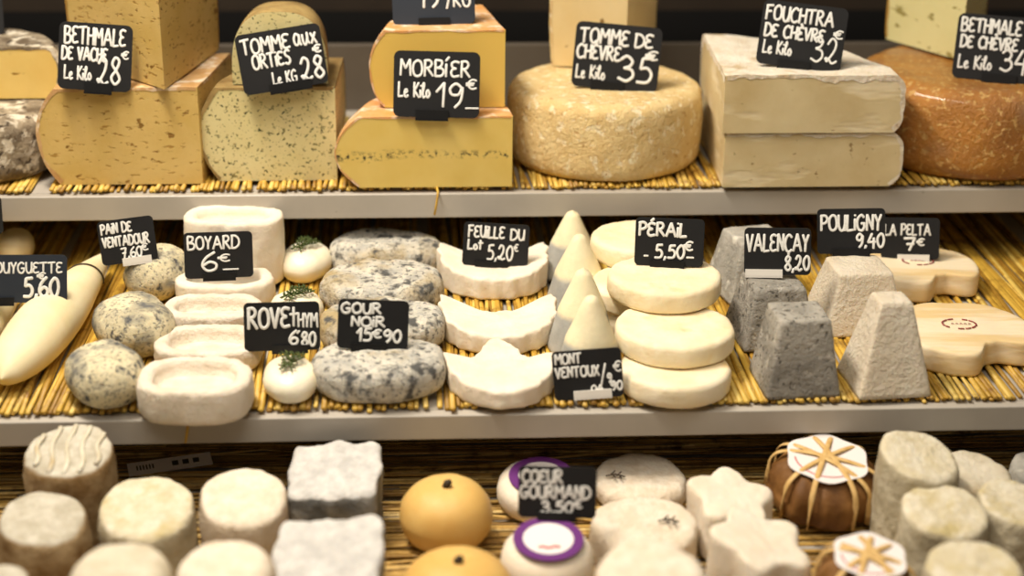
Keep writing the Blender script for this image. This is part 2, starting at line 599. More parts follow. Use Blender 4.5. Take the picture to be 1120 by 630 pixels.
struct(box('floor', -2.2, 2.4, -1.6, 2.75, -0.05, 0.0, M['floor']))
struct(box('wall_back', -2.2, 2.4, 2.6, 2.75, 0.0, 2.6, M['dark']))


def shelf(name, x0, x1, y0, y1, z, lip, label, riser=None):
    t = thing(name, (0, y0, z), label, 'shelf', 'stepped display shelves')
    box('shelf_plate', x0, x1, 0.0125, y1 - y0, -0.004, 0.0, M['lip'], t)
    box('front_lip', x0, x1, 0.0, 0.0125, -lip, 0.0, M['lip'], t, 0.0012)
    if riser:
        box('riser', x0, x1, y1 - y0 - 0.05, y1 - y0 - 0.04, riser - z + 0.0003, -0.0042, M['dark'], t)
    return t


shelf('display_shelf', -0.80, 1.00, YT, 2.07, ZT, 0.0275, 'upper pale metal shelf carrying the large cheese wheels and wedges', ZM)
shelf('display_shelf', -0.80, 1.00, YM, 2.04, ZM, 0.0245, 'middle pale metal shelf carrying the rows of small white and grey cheeses', ZB)
shelf('display_shelf', -0.80, 1.00, 0.90, 2.00, ZB, 0.0245, 'lowest metal shelf under the blurred front cheeses')
cab = thing('display_counter', (0.1, 1.5, 0), 'dark counter body holding up the stepped shelves', 'counter')
box('counter_body', -0.88, 0.88, -0.585, 0.60, 0.0, ZB - 0.0250, M['dark'], cab)
bp = box('back_panel', -0.78, 0.98, 2.05, 2.063, ZT, CAM.z - 0.502, M['panel'], None, 0.001)  # thin upright grey back panel behind the upper shelf
tag(bp, 'low blurred grey panel standing behind the big wheels', 'panel')
rl = box('back_rail', -0.78, 0.98, 2.32, 2.36, CAM.z - 0.520, CAM.z - 0.40, M['rail'], None, 0.001)
tag(rl, 'dark brown rail at the very top against the black background', 'rail')


# ------------------------------------------------------------------ straw
def straw_bed(name, x0, x1, y0, y1, z, mat, label, sp=0.0062, gap=0.07, along_x=False, ragged=0.006, layers=2):
    vs, fs = [], []
    for L in range(layers):
        p = x0 if not along_x else y0
        end = x1 if not along_x else y1
        while p < end:
            p += sp * random.uniform(0.75, 1.3)
            if random.random() < gap:
                p += sp * random.uniform(0.8, 2.2)
                continue
            r = random.uniform(0.0019, 0.0034)
            zz = z + 0.0022 + (L * 0.0024 if layers > 1 else 0) + random.uniform(0, 0.0009)
            if not along_x:
                a, b = y0 + random.uniform(0, ragged) + (0.004 if L == 0 else 0), y1
                sk = random.gauss(0, 0.012)
                if random.random() < 0.05:
                    a -= random.uniform(0.002, 0.006)
                path = [(p + sk * ((a + (b - a) * i / 4) - y0) / (b - a) + random.gauss(0, 0.0007), a + (b - a) * i / 4, zz) for i in range(5)]
            else:
                a, b = x0 + random.uniform(0, 0.3), x1 - random.uniform(0, 0.4)
                if random.random() < 0.5:
                    a = random.uniform(x0, x1 - 0.4)
                    b = a + random.uniform(0.2, 0.5)
                sk = random.gauss(0, 0.03)
                path = [(a + (b - a) * i / 5, p + sk * (i / 5 - 0.5) + random.gauss(0, 0.0015), zz + abs(random.gauss(0, 0.002))) for i in range(6)]
            tube(path, min(r * (0.6 if along_x else 1), 0.0030), vs, fs, 6, 0.7)
    o = link(name, vs, fs, mat)
    return tag(o, label, 'straw mat', 'straw mats on the shelves')


straw_bed('straw_mat', -0.72, 0.95, YT + 0.004, 2.0, ZT, M['straw'], 'golden straw mat fringing the upper shelf under the big wheels', gap=0.10)
straw_bed('straw_mat', -0.72, 0.95, YM + 0.006, 1.97, ZM, M['straw'], 'golden straw mat on the middle shelf under the small cheeses', gap=0.06)
straw_bed('straw_mat', -0.75, 0.95, 0.98, 1.76, ZB, M['straw_dry'], 'loose dull straw lying lengthwise on the lowest shelf', sp=0.0034, gap=0.02, along_x=True)

# ------------------------------------------------------------------ stroke lettering
G = {
    'A': ('0,0 .45,1 .9,0', '.18,.36 .72,.36'), 'B': ('0,0 0,1', '~0,1 .5,.95 .55,.75 .35,.55 .02,.52', '~.02,.52 .55,.48 .7,.25 .5,.03 0,0'),
    'C': ('~.75,.85 .45,1 .12,.8 0,.45 .15,.1 .45,0 .75,.12',), 'D': ('0,0 .05,1', '~-.05,.98 .4,.98 .75,.7 .75,.3 .4,.03 0,0'),
    'E': ('~.65,.92 .3,.98 .05,.85 .1,.62 .4,.53', '~.4,.53 .08,.45 .0,.2 .2,.02 .65,.08'), 'F': ('.02,0 .05,1', '-.05,.95 .65,1', '.05,.55 .5,.57'),
    'G': ('~.7,.85 .45,1 .1,.8 0,.45 .15,.08 .5,0 .72,.2 .72,.42', '.42,.42 .8,.42'), 'H': ('0,0 .02,1', '.65,0 .67,1', '.02,.5 .65,.52'),
    'I': ('0,0 .02,.72', '.02,.95 .04,1'), 'J': ('.4,1 .4,.2 .2,0 0,.15',), 'K': ('0,0 .03,1', '.6,1 .05,.45 .65,0'), 'L': ('.05,1 0,0 .6,.04',),
    'M': ('0,0 .06,1 .42,.45 .78,1 .85,0',), 'N': ('0,0 .04,1 .6,.05 .64,1',), 'O': ('~.38,1 .08,.82 0,.45 .12,.1 .4,0 .7,.15 .78,.5 .66,.88 .38,1',),
    'P': ('.02,0 .05,1', '~-.05,.95 .4,1 .65,.8 .5,.55 .08,.46'), 'R': ('.02,0 .05,1', '~-.03,.97 .4,1 .6,.8 .45,.58 .1,.5', '.2,.52 .72,0'),
    'S': ('~.65,.9 .35,1 .08,.82 .2,.6 .5,.45 .6,.2 .35,0 0,.1',), 'T': ('-.05,.95 .8,1', '.38,.97 .36,0'), 'U': ('~.0,1 .02,.35 .2,.02 .5,.05 .66,.4', '.68,1 .66,0'),
    'V': ('0,1 .32,0 .68,1',), 'W': ('0,1 .2,0 .42,.7 .65,0 .9,1',), 'X': ('0,0 .65,1', '0,1 .65,0'), 'Y': ('0,1 .32,.5 .64,1', '.32,.5 .28,0'), 'Z': ('0,1 .6,1 0,0 .65,0',),
    'Ç': ('~.75,.85 .45,1 .12,.8 0,.45 .15,.1 .45,0 .75,.12', '.45,0 .4,-.2'),
    'É': ('~.65,.92 .3,.98 .05,.85 .1,.62 .4,.53', '~.4,.53 .08,.45 .0,.2 .2,.02 .65,.08', '.25,1.12 .5,1.3'),
    'È': ('~.65,.92 .3,.98 .05,.85 .1,.62 .4,.53', '~.4,.53 .08,.45 .0,.2 .2,.02 .65,.08', '.2,1.3 .45,1.1'),
    'Í': ('0,0 .02,.78', '-.02,1.02 .25,1.25'),
    '0': ('~.3,1 .05,.75 0,.4 .2,.02 .45,.1 .58,.5 .5,.88 .3,1',), '1': ('0,.62 .32,1 .28,0',), '2': ('~.05,.75 .25,1 .5,.85 .45,.5 .1,.05', '~.1,.05 .0,.18 .2,.15 .4,.0 .65,.1'),
    '3': ('~.05,.85 .3,1 .55,.82 .45,.6 .22,.52', '~.22,.52 .55,.45 .62,.2 .35,0 0,.1'), '4': ('.35,1 .0,.38 .65,.4', '.52,.65 .48,-.1'),
    '5': ('.6,1 .18,.97 .12,.58', '~.12,.58 .4,.62 .6,.38 .45,.06 .0,.04'), '6': ('~.5,1 .15,.7 0,.3 .2,0 .5,.08 .55,.35 .3,.48 .05,.3',),
    '7': ('0,.95 .6,1 .3,0', '.15,.5 .55,.52'), '8': ('~.3,.52 .06,.75 .25,1 .5,.85 .3,.52 .02,.25 .25,0 .55,.2 .3,.52',), '9': ('~.55,.8 .3,1 .05,.8 .12,.55 .4,.55 .56,.85 .5,.3 .25,0',),
    '€': ('~.65,.9 .4,1 .15,.75 .12,.3 .35,0 .65,.1', '-.05,.6 .5,.62', '-.05,.4 .45,.42'), ',': ('.1,.12 0,-.15',), '.': ('0,.04 .05,.06',), '-': ('0,.35 .5,.36',), '/': ('0,-.1 .5,1.1',),
    "'": ('.05,1 0,.8',), '_': ('0,0 1.2,.03',), ' ': (),
    'a': ('~.5,.45 .2,.55 0,.3 .1,.03 .35,.05 .5,.3', '.5,.5 .52,.1 .62,.0'), 'u': ('~0,.5 .05,.1 .25,0 .45,.3', '.48,.52 .48,.1 .6,0'), 'x': ('0,0 .45,.5', '0,.5 .5,0'),
    'e': ('~.02,.25 .35,.35 .3,.52 .08,.45 .02,.2 .2,0 .5,.12',), 'i': ('.0,.5 .02,0', '.05,.75 .07,.8'), 'l': ('~0,.2 .25,.8 .2,1 .08,.85 .08,.2 .2,0 .35,.1',),
    'o': ('~.22,.5 .02,.35 .05,.05 .3,0 .45,.25 .22,.5',), 'g': ('~.4,.5 .1,.5 .05,.2 .35,.2 .45,.5', '~.45,.5 .4,-.2 .15,-.35 0,-.2'), 'k': ('0,0 .03,1', '.45,.55 .05,.28 .5,0'),
    't': ('.2,.95 .18,0', '-.05,.62 .5,.66'), 'h': ('0,0 .03,1', '~.03,.35 .25,.52 .42,.35 .42,0'), 'm': ('0,0 .02,.5', '~.02,.35 .2,.5 .3,.3 .3,0', '~.3,.35 .48,.5 .6,.3 .62,0'), 'y': ('0,.5 .22,.08', '.45,.5 .1,-.35'),
}


def catmull(pts, k=5):
    out = []
    for i in range(len(pts) - 1):
        p0, p1, p2, p3 = pts[max(i - 1, 0)], pts[i], pts[i + 1], pts[min(i + 2, len(pts) - 1)]
        for j in range(k):
            t = j / k
            out.append(tuple(0.5 * (2 * b + (c - a) * t + (2 * a - 5 * b + 4 * c - d) * t * t + (3 * b - a - 3 * c + d) * t ** 3) for a, b, c, d in zip(p0, p1, p2, p3)))
    out.append(pts[-1])
    return out


def gw(ch):
    xs = [float(p.split(',')[0]) for s in G[ch] for p in s.strip('~').split()]
    return max(xs) if xs else 0.42


def write(text, x0, x1, y, hh, bw, bh, sw, vs, fs, slope=0.0):
    """Strokes of text between x0 and x1 (share of the board's width), baseline y and letter height hh (share of its height)."""
    tot = sum(gw(c) + 0.2 for c in text) - 0.2
    k = (x1 - x0) * bw / tot
    cx = 0.0
    for c in text:
        for s in G[c]:
            sm = s.startswith('~')
            pts = [tuple(float(v) for v in p.split(',')) for p in s.strip('~').split()]
            if sm:
                pts = catmull(pts)
            jig = random.uniform(-0.03, 0.03)
            for seg in ([pts] if sm else [pts[q:q + 2] for q in range(len(pts) - 1)]):
                path = []
                for (u, v) in seg:
                    X = x0 * bw + (cx + u) * k - bw / 2
                    Z = y * bh + (v + jig) * hh * bh + slope * (cx + u) * k
                    path.append((X, -0.0002, Z))
                d = (Vector(path[1]) - Vector(path[0])).normalized() * sw * 0.5
                e = (Vector(path[-1]) - Vector(path[-2])).normalized() * sw * 0.5
                path = [Vector(path[0]) - d] + [Vector(p) for p in path] + [Vector(path[-1]) + e]
                if len(path) == 4:
                    path.insert(2, (path[1] + path[2]) / 2)
                m_ = len(path) - 1
                tube(path, lambda q, m_=m_: sw * (0.6 if q < 0.5 / m_ or q > 1 - 0.5 / m_ else 1), vs, fs, 8, 0.25, Vector((0, 1, 0)))
        cx += gw(c) + 0.2


def price_tag(px, py, w, h, roll, ztop, texts, label, clip='clip_black', clip_x=0.5, clip_w=0.38, board='board', sw=1.35, tilt=14.0, Y=None, clip_up=0.0, pin=None):
    foot = py + h / 2 + 0.5
    y = Y if Y is not None else onz(px, foot, ztop).y
    P = at_y(px, foot - 0.5, y)
    d = depth(P)
    s = d / FPX
    bw, bh = w * s, h * s / math.cos(R(8))
    t = thing('price_tag', P, label, 'price tag', 'black price tags on the cheeses')
    # upright, leaning back, facing the customer, turned by roll in its own plane
    t.rotation_euler = (Matrix.Rotation(-math.atan2(P.x, P.y) * 0.9, 3, 'Z') @ Matrix.Rotation(R(-tilt), 3, 'X') @ Matrix.Rotation(R(roll), 3, 'Y')).to_euler()
    # rounded board
    rr, n = min(bw, bh) * 0.10, 6
    out = []
    for cx, cz, a0 in ((bw / 2 - rr, rr, -90), (bw / 2 - rr, bh - rr, 0), (-bw / 2 + rr, bh - rr, 90), (-bw / 2 + rr, rr, 180)):
        for i in range(n + 1):
            a = R(a0 + 90 * i / n)
            out.append((cx + rr * math.cos(a), cz + rr * math.sin(a)))
    m = len(out)
    th = 0.0016
    vs = [(x, 0, z) for x, z in out] + [(x, th, z) for x, z in out]
    fs = [tuple(range(m)), tuple(range(2 * m - 1, m - 1, -1))] + [(i, (i + 1) % m, m + (i + 1) % m, m + i) for i in range(m)]
    link('board', vs, fs, M[board], t, smooth=False)
    # the clip: a slim folded foot holding the card's lower edge
    cw, chh = bw * clip_w, bh * 0.15
    cx = (clip_x - 0.5) * bw
    zc = -bh * 0.035 + clip_up * bh
    vs, fs = [], []
    boxm(cx - cw / 2, cx + cw / 2, -0.0026, -0.0003, zc, zc + chh, vs, fs)
    boxm(cx - cw / 2, cx + cw / 2, th, th + 0.0022, zc, zc + chh * 0.9, vs, fs)
    boxm(cx - cw / 2, cx + cw / 2, -0.0026, th + 0.0022, zc - 0.0012, zc + 0.0006, vs, fs)
    c = link('clip', vs, fs, M[clip], t, smooth=False)
    if clip == 'clip_white':
        c['label'] = 'white plastic clip'
    if pin is not None:                                     # a straight spike down to what carries the card
        vs, fs = [], []
        tube([(cx, 0.003, 0.001), (cx, 0.004, (pin - P.z) * 0.5), (cx, 0.004, pin - P.z)], 0.0014, vs, fs, 8, 1.0, Vector((0, 1, 0)))
        link('pin', vs, fs, M[clip], t)
    if texts:
        vs, fs = [], []
        for tx in texts:
            k = tx[5] if len(tx) > 5 else 1.0
            write(tx[0], tx[1], tx[2], tx[3], tx[4], bw, bh, sw * s * k, vs, fs, tx[6] if len(tx) > 6 else 0.0)
        o = link('lettering', vs, fs, M['chalk'], t)
        o['label'] = 'white handwritten chalk lettering'
    return t


# ================================================================== UPPER SHELF
BIG = 'large cheeses on the upper shelf'


def ang(a, b):
    return math.atan2(b.y - a.y, b.x - a.x)


def fit_wedge(cx, ybot, ytop, xside, zb):
    """axis corner, radius from the pixel column of the far rim on the front cut, height"""
    C = onz(cx, ybot, zb)
    Rr = abs(at_y(xside, ybot, C.y).x - C.x)
    h = at_y(cx, ytop, C.y).z - zb
    return C, Rr, h


# far left: rough wheel with half a wheel on it
c, rx, h = fit(-39, 208, 112, 209, zT)
vs, fs = drum(ell(rx, rx), h, 0.014, 90, 0.02, amp=0.0028, sc=34)
place(tag(link('wheel_cheese', vs, fs, M['rind_grey']), 'rough grey-brown wheel at the left edge, lowest of its pair', 'cheese', BIG), c)
z1 = zT + h
C, Rr, hh = fit_wedge(-30, 108, 52, 69, z1 + 0.002)
wedge('cheese_half', C, Rr, hh, math.pi, 0.0, M['rind_grey'], M['paste_yellow'],
      'half wheel with yellow cut face and grey rind at the upper left edge', 'cheese', BIG, bul=0.008, amp=0.002)
Z_HALF = z1 + 0.002 + hh

# buff quarter with slits and the wedge standing on it
C, Rr, h = fit_wedge(222, 201, 96, 45, zT)
z1 = zT + h
a1 = max(ang(onz(222, 96, z1), onz(250, 66, z1)), R(81))
b1 = wedge('cheese_quarter', C, Rr, h, math.pi, a1, M['rind_buff'], M['paste_buff'],
           'broad buff cheese quarter full of small slits, under the standing wedge', 'cheese', BIG, bul=0.022, pw=2.2)
C2 = onz(180, 98, z1 + 0.002)
Rr2 = (onz(241, 55, z1) - C2).length
wedge('cheese_wedge', C2, Rr2, 0.17, ang(C2, onz(108, 76, z1)), ang(C2, onz(241, 55, z1)), M['rind_gold'], M['paste_buff'],
      'tall buff wedge standing point forward on the broad slitted quarter', 'cheese', BIG, bul=0.006)
Z_BETH = z1

# nettle cheese
C, Rr, h = fit_wedge(369, 197, 95, 220, zT)
z1 = zT + h
a1 = max(ang(onz(369, 95, z1), onz(384, 80, z1)), R(88))
wedge('cheese_quarter', C, Rr, h, math.pi, a1, M['rind_nettle'], M['paste_herb'],
      'pale cheese quarter speckled with dark green herbs', 'cheese', BIG, bul=0.02, pw=2.2)
Z_ORT = z1
Cu = onz(307, 92, z1 + 0.001)
s = depth(Cu) / FPX
hw, hu = 52 * s, (at_y(307, 14, Cu.y).z - z1)
t = thing('cheese_piece', Cu, 'round-topped greenish cheese piece mostly hidden behind a tilted price tag', 'cheese', BIG)
ol = []
for i in range(41):
    a = math.pi * i / 40
    ol.append((hw * (abs(math.cos(a)) ** 0.75) * (1 if math.cos(a) > 0 else -1), hu * math.sin(a) ** 0.62))
vs, fs = [], []
for k in range(9):
    y = 0.075 * k / 8
    sh = 1 - 0.06 * (k / 8) ** 2
    vs += [(x * sh, y, z * sh) for x, z in ol]
n = len(ol)
for k in range(8):
    for i in range(n - 1):
        fs.append((k * n + i, k * n + i + 1, (k + 1) * n + i + 1, (k + 1) * n + i))
fs.append(tuple(range(8 * n, 9 * n)))
link('rind', vs, fs, M['rind_nettle'], t)
link('paste', [(x, -0.0002, z) for x, z in ol], [tuple(range(n))], M['paste_herb'], t, smooth=False)

# morbier pair
C, Rr, h = fit_wedge(560, 204, 127, 367, zT)
z1 = zT + h
M['morbier'] = morbier_mat(h)
wedge('cheese_quarter', C, Rr, h, math.pi, R(97), M['rind_orange'], M['morbier'],
      'yellow cheese quarter with a dark ash line and orange rind', 'cheese', BIG, bul=0.026, pw=2.0, skin=0.0022)
C, Rr, h = fit_wedge(552, 117, 33, 405, z1 + 0.001)
Z_MOR = z1
wedge('cheese_quarter', C, Rr, h, math.pi, R(99), M['rind_orange'], NT('plain_yellow_paste').done(srgb((226, 190, 96)), 0.45, sss=0.15),
      'smooth yellow cheese quarter stacked on the one with the ash line', 'cheese', BIG, bul=0.016, pw=2.4, skin=0.0022)
Z_MOR2 = z1 + h

# pale wheel and the wedge on it
c, rx, h = fit(662, 206, 90, 202, zT)
vs, fs = drum(ell(rx, rx), h, 0.012, 96, 0.025, amp=0.0012, sc=40,
              topf=lambda x, y, s: (0.0008 if s > 0.9 else 0.0))
place(tag(link('wheel_cheese', vs, fs, M['rind_tomme']), 'whole pale buff wheel with a cream wedge standing on top', 'cheese', BIG), c)
Z_TOM = zT + h
C = onz(684, 74, Z_TOM + 0.002)
Rr = abs(at_y(600, 74, C.y).x - C.x)
wedge('cheese_wedge', C, Rr, 0.15, R(174), ang(C, onz(712, 60, Z_TOM)), M['rind_tomme'], M['paste_cream'],
      'cream cheese wedge standing on the whole pale wheel', 'cheese', BIG, bul=0.004)

# two stacked beige blocks
C, Rr, h = fit_wedge(790, 205, 146, 984, zT)
z1 = zT + h
z2 = z1 + 0.001
Cb, Rb, hb = fit_wedge(790, 146, 83, 986, z2)
a1 = ang(onz(790, 83, z2 + hb), onz(764, 34, z2 + hb))
wedge('cheese_quarter', C, Rr, h, 0.0, a1, M['rind_white'], M['paste_beige'],
      'beige cheese quarter, lower of the two stacked blocks', 'cheese', BIG, bul=0.012, amp=0.0016, pw=4, skin=0.0045, rag=1.0)
wedge('cheese_quarter', Cb, Rb, hb, 0.0, a1, M['rind_white'], M['paste_beige'],
      'beige cheese quarter with a floury white top, upper of the two stacked blocks', 'cheese', BIG, bul=0.010, amp=0.002, pw=4, skin=0.0065, rag=1.0)
Z_FOU = z2 + hb

# amber wheel at the right with a pale wedge
c, rx, h = fit(1066, 238, 72, 203, zT)
vs, fs = drum(ell(rx, rx), h, 0.020, 96, 0.03, amp=0.002, sc=30)
place(tag(link('wheel_cheese', vs, fs, M['rind_amber']), 'shiny amber-brown wheel at the right edge of the upper shelf', 'cheese', BIG), c)
Z_AMB = zT + h
C = onz(1050, 66, Z_AMB + 0.003)
Rr = (onz(971, 44, Z_AMB) - C).length
wedge('cheese_wedge', C, Rr, 0.15, ang(C, onz(971, 46, Z_AMB)), R(60), M['rind_gold'], M['paste_green'],
      'pale greenish wedge standing on the amber wheel', 'cheese', BIG, bul=0.004)

# ================================================================== MIDDLE SHELF
# long pointed ivory cheeses
SMALL = 'small cheeses on the middle shelf'


def teardrop(name, pa, pb, rad, zb, label, group, fat=0.36, mat='ivory'):
    """Spindle lying on zb from pixel pa (near tip) to pixel pb (far tip)."""
    A, B = onz(pa[0], pa[1], zb), onz(pb[0], pb[1], zb)
    L = (B - A).length
    vs, fs = [], []
    N, n = 34, 36
    for i in range(N + 1):
        u = i / N
        q = u ** (math.log(0.5) / math.log(fat))
        r = rad * max(math.sin(math.pi * q), 0.0) ** 0.85 + 0.0035 * (0 < i < N)
        for k in range(n):
            a = 2 * math.pi * k / n
            x, z = r * math.cos(a), r * math.sin(a) * (1 if math.sin(a) > 0 else 0.82)
            e = nz((x, u * L, z), 30, 0.0012, pa[0] * 0.01)
            vs.append((x * (1 + e * 20), u * L, max(z, -0.8 * rad) + rad * 0.8))
    for i in range(N):
        for k in range(n):
            fs.append((i * n + k, i * n + (k + 1) % n, (i + 1) * n + (k + 1) % n, (i + 1) * n + k))
    o = link(name, vs, fs, M[mat])
    o.location = A
    o.rotation_euler = (0, 0, math.atan2(B.y - A.y, B.x - A.x) - math.pi / 2)
    tag(o, label, 'cheese', group)
    return o, L


SP = 'long pointed ivory cheeses'
t0, L = teardrop('pointed_cheese', (4, 438), (118, 299), 0.0265, zM, 'long pointed ivory cheese with a dark stem round its neck, fully in view', SP)
vs, fs = [], []
for i in range(1):
    u = 0.76
    q = u ** (math.log(0.5) / math.log(0.36))
    r = 0.0265 * math.sin(math.pi * q) ** 0.85 + 0.0045
    tube([(r * math.cos(a), u * L + 0.004 * math.cos(a), r * math.sin(a) + 0.0265 * 0.8) for a in [R(-10 + 200 * j / 16) for j in range(17)]], 0.0009, vs, fs, 6)
link('stem_band', vs, fs, M['twig'], t0)
teardrop('pointed_cheese', (-76, 432), (22, 330), 0.0265, zM, 'long pointed ivory cheese cut off by the left edge, under the 5,60 tag', SP)
c = onz(18, 285, zM)
vs, fs = drum(ell(0.021, 0.028), 0.034, 0.016, 48, amp=0.001)
place(tag(link('pointed_cheese', vs, fs, M['ivory']), 'rounded ivory cheese end at the back left, behind the 5,60 tag', 'cheese', SP), c)

# ash speckled ovals
OV = 'ash-speckled oval cheeses'
for (cx, w, yt, yb, asp, rz, hgt, lab) in (
        (106, 82, 0, 457, 1.26, 26, 0.046, 'ash-speckled oval cheese nearest the shelf edge, first of its row'),
        (142, 82, 0, 401, 1.26, 28, 0.047, 'ash-speckled oval cheese in the middle of its row of three'),
        (172, 66, 0, 338, 1.25, -14, 0.050, 'ash-speckled oval cheese at the back, behind the 7,60 tag')):
    c, rx, _ = fit(cx, w, 300, yb, zM, asp)
    vs, fs = drum(ell(rx, rx * asp, 2.2), hgt, hgt * 0.47, 64, 0.02, amp=0.0018, sc=40, dome=0.002)
    place(tag(link('oval_cheese', vs, fs, M['ash_speckled']), lab, 'cheese', OV), c, R(rz))

# white ovals with a sunken well
WL = 'white oval cheeses with a sunken top'
ZBOY = 0
for (cx, w, yt, yb, asp, lab) in (
        (213, 122, 409, 469, 0.80, 'white sunken-topped oval cheese at the shelf edge, first of its row'),
        (228, 114, 370, 414, 0.74, 'white sunken-topped oval cheese, second from the shelf edge'),
        (233, 108, 333, 372, 0.64, 'white sunken-topped oval cheese, third from the shelf edge, in front of the 6 tag'),
        (246, 105, 302, 343, 0.62, 'white sunken-topped oval cheese partly hidden by the 6 tag'),
        (255, 105, 234, 318, 0.60, 'tall white sunken-topped oval cheese at the back of its row')):
    c, rx, h = fit(cx, w, yt, yb, zM, asp)
    vs, fs = drum(ell(rx, rx * asp, 2.7), h, 0.0045, 96, 0.015, amp=0.0018, sc=55, well=(ell(rx - 0.0125, rx * asp - 0.0120, 3.0), 0.014), bbe=0.008)
    place(tag(link('oval_cheese', vs, fs, M['bloomy'] if yb > 350 else M['white']), lab, 'cheese', WL), c, R(-2))
    if 'partly hidden' in lab:
        ZBOY = c.z + h

# small white cheeses with thyme
RV = 'small moist white cheeses topped with thyme'
rove_tops = []
for (cx, w, yb, asp, hgt, rz, lab) in (
        (313, 59, 449, 1.36, 0.027, 8, 'small white cheese with thyme at the shelf edge below the 6,80 tag'),
        (323, 57, 372, 1.38, 0.029, 0, 'small white cheese with thyme just above the 6,80 tag'),
        (334, 54, 316, 1.35, 0.031, -10, 'small white cheese with thyme at the back of its row')):
    c, rx, _ = fit(cx, w, 300, yb, zM, asp)
    vs, fs = drum(lambda a, rx=rx, asp=asp: ell(rx, rx * asp)(a) * (1 + 0.10 * math.sin(a)), hgt, hgt * 0.46, 56, 0.02, amp=0.0014, sc=40, dome=0.003)
    place(tag(link('thyme_cheese', vs, fs, M['rove']), lab, 'cheese', RV), c, R(rz))
    rove_tops.append((c, hgt))
for (c, hgt), rz, lab in zip(rove_tops, (80, 50, 60), ('thyme sprig on the nearest small white cheese', 'thyme sprig spread on the small white cheese above the 6,80 tag', 'thyme sprig on the small white cheese at the back')):
    vs, fs = [], []
    for st in range(4):
        y0 = (st - 1.5) * 0.004
        L = 0.034
        pth = [(-L / 2 + L * i / 8, y0 + 0.003 * math.sin(i * 0.8 + st), 0.001 + 0.0035 * math.sin(math.pi * i / 8) + st * 0.0004) for i in range(9)]
        tube(pth, 0.0006, vs, fs, 5)
        for i in range(1, 9):
            for sgn in (-1, 1):
                for _ in range(2):
                    p = Vector(pth[i])
                    d = Vector((random.uniform(0.2, 0.7), sgn * random.uniform(0.4, 1), random.uniform(-0.1, 0.8))).normalized() * random.uniform(0.004, 0.0065)
                    sd = d.cross(Vector((0, 0, 1))).normalized() * 0.0010
                    b = len(vs)
                    vs += [p, p + d * 0.5 + sd, p + d, p + d * 0.5 - sd, p + d * 0.5 + Vector((0, 0, 0.0006))]
                    fs += [(b, b + 1, b + 4), (b + 1, b + 2, b + 4), (b + 2, b + 3, b + 4), (b + 3, b, b + 4), (b, b + 3, b + 2, b + 1)]
    o = tag(link('thyme_sprig', vs, fs, M['thyme']), lab, 'herb', 'thyme sprigs on the small white cheeses')
    place(o, c + Vector((0, 0.002, hgt + 0.0025)), R(rz))

# ash marbled drums
GN = 'ash-marbled grey drum cheeses'
ZGN = 0
for (cx, w, yt, yb, asp, lab) in (
        (414, 142, 386, 446, 0.70, 'ash-marbled grey drum cheese at the shelf edge, below the tag priced 90'),
        (418, 132, 341, 396, 0.70, 'ash-marbled grey drum cheese right behind the tag priced 90'),
        (418, 131, 299, 350, 0.72, 'ash-marbled grey drum cheese third from the shelf edge'),
        (421, 119, 262, 308, 0.62, 'ash-marbled grey drum cheese at the dark back of its row')):
    c, rx, h = fit(cx, w, yt, yb, zM, asp)
    vs, fs = drum(ell(rx, rx * asp, 2.1), h, 0.011, 80, 0.03, amp=0.0028, sc=40, slant=4)
    place(tag(link('drum_cheese', vs, fs, M['ash_marbled']), lab, 'cheese', GN), c, R(random.uniform(-2, 2)))
    if yt == 386:
        ZGN = c.z + h


# white leaf-shaped cheeses
def poly_r(pts, rx, ry, seed):
    """Distance from the middle to a closed outline given in shares of the half width and half depth."""
    P = [Vector((x * rx, y * ry)) for x, y in pts]

    def f(t):
        d = Vector((math.cos(t), math.sin(t)))
        best = 0.0
        for a, b in zip(P, P[1:] + P[:1]):
            e = b - a
            den = d.x * e.y - d.y * e.x
            if abs(den) < 1e-9:
                continue
            k = (a.x * e.y - a.y * e.x) / den
            u = (a.x * d.y - a.y * d.x) / den
            if k > 0 and -1e-6 <= u <= 1 + 1e-6:
                best = max(best, k)
        return best * (1 + 0.014 * math.sin(11 * t + seed) + 0.012 * math.sin(19 * t + 2 * seed))
    return f


FRONT = [(-0.97, -0.1), (-0.88, -0.45), (-0.66, -0.74), (-0.35, -0.94), (0, -1.0), (0.35, -0.95), (0.66, -0.76), (0.88, -0.47), (0.99, -0.1)]
POINTED = FRONT + [(1.0, 0.20), (0.82, 0.22), (0.60, 0.14), (0.44, 0.30), (0.28, 0.62), (0.12, 0.90), (0, 1.0), (-0.14, 0.90), (-0.30, 0.60), (-0.46, 0.28), (-0.62, 0.12), (-0.82, 0.20), (-1.02, 0.20)]
CRESCENT = FRONT + [(1.03, 0.55), (1.0, 0.95), (0.86, 0.88), (0.62, 0.56), (0.30, 0.40), (0, 0.36), (-0.30, 0.40), (-0.62, 0.56), (-0.86, 0.88), (-1.0, 0.98), (-1.03, 0.55)]
LF = 'flat white leaf-shaped cheeses'
for (cx, w, yb, th, asp, pl, lab, sd) in (
        (548, 124, 449, 0.018, 1.20, POINTED, 'flat white leaf-shaped cheese at the shelf edge, its point showing', 1.0),
        (546, 127, 389, 0.020, 0.86, CRESCENT, 'flat white leaf-shaped cheese in the middle of its row', 2.2),
        (540, 119, 329, 0.024, 0.86, CRESCENT, 'flat white leaf-shaped cheese at the back carrying the 5,20 tag', 3.1)):
    c, rx, _ = fit(cx, w * 0.99, 300, yb, zM, asp)
    ry = rx * asp
    vs, fs = drum(poly_r(pl, rx, ry, sd), th, 0.0035, 160, 0.0, amp=0.0016, sc=60,
                  topf=lambda x, y, s, rx=rx: 0.007 * (abs(x) / rx) ** 2)
    place(tag(link('leaf_cheese', vs, fs, M['white']), lab, 'cheese', LF), c, R(0))
    ZLF = c.z + th
    YLF = c.y

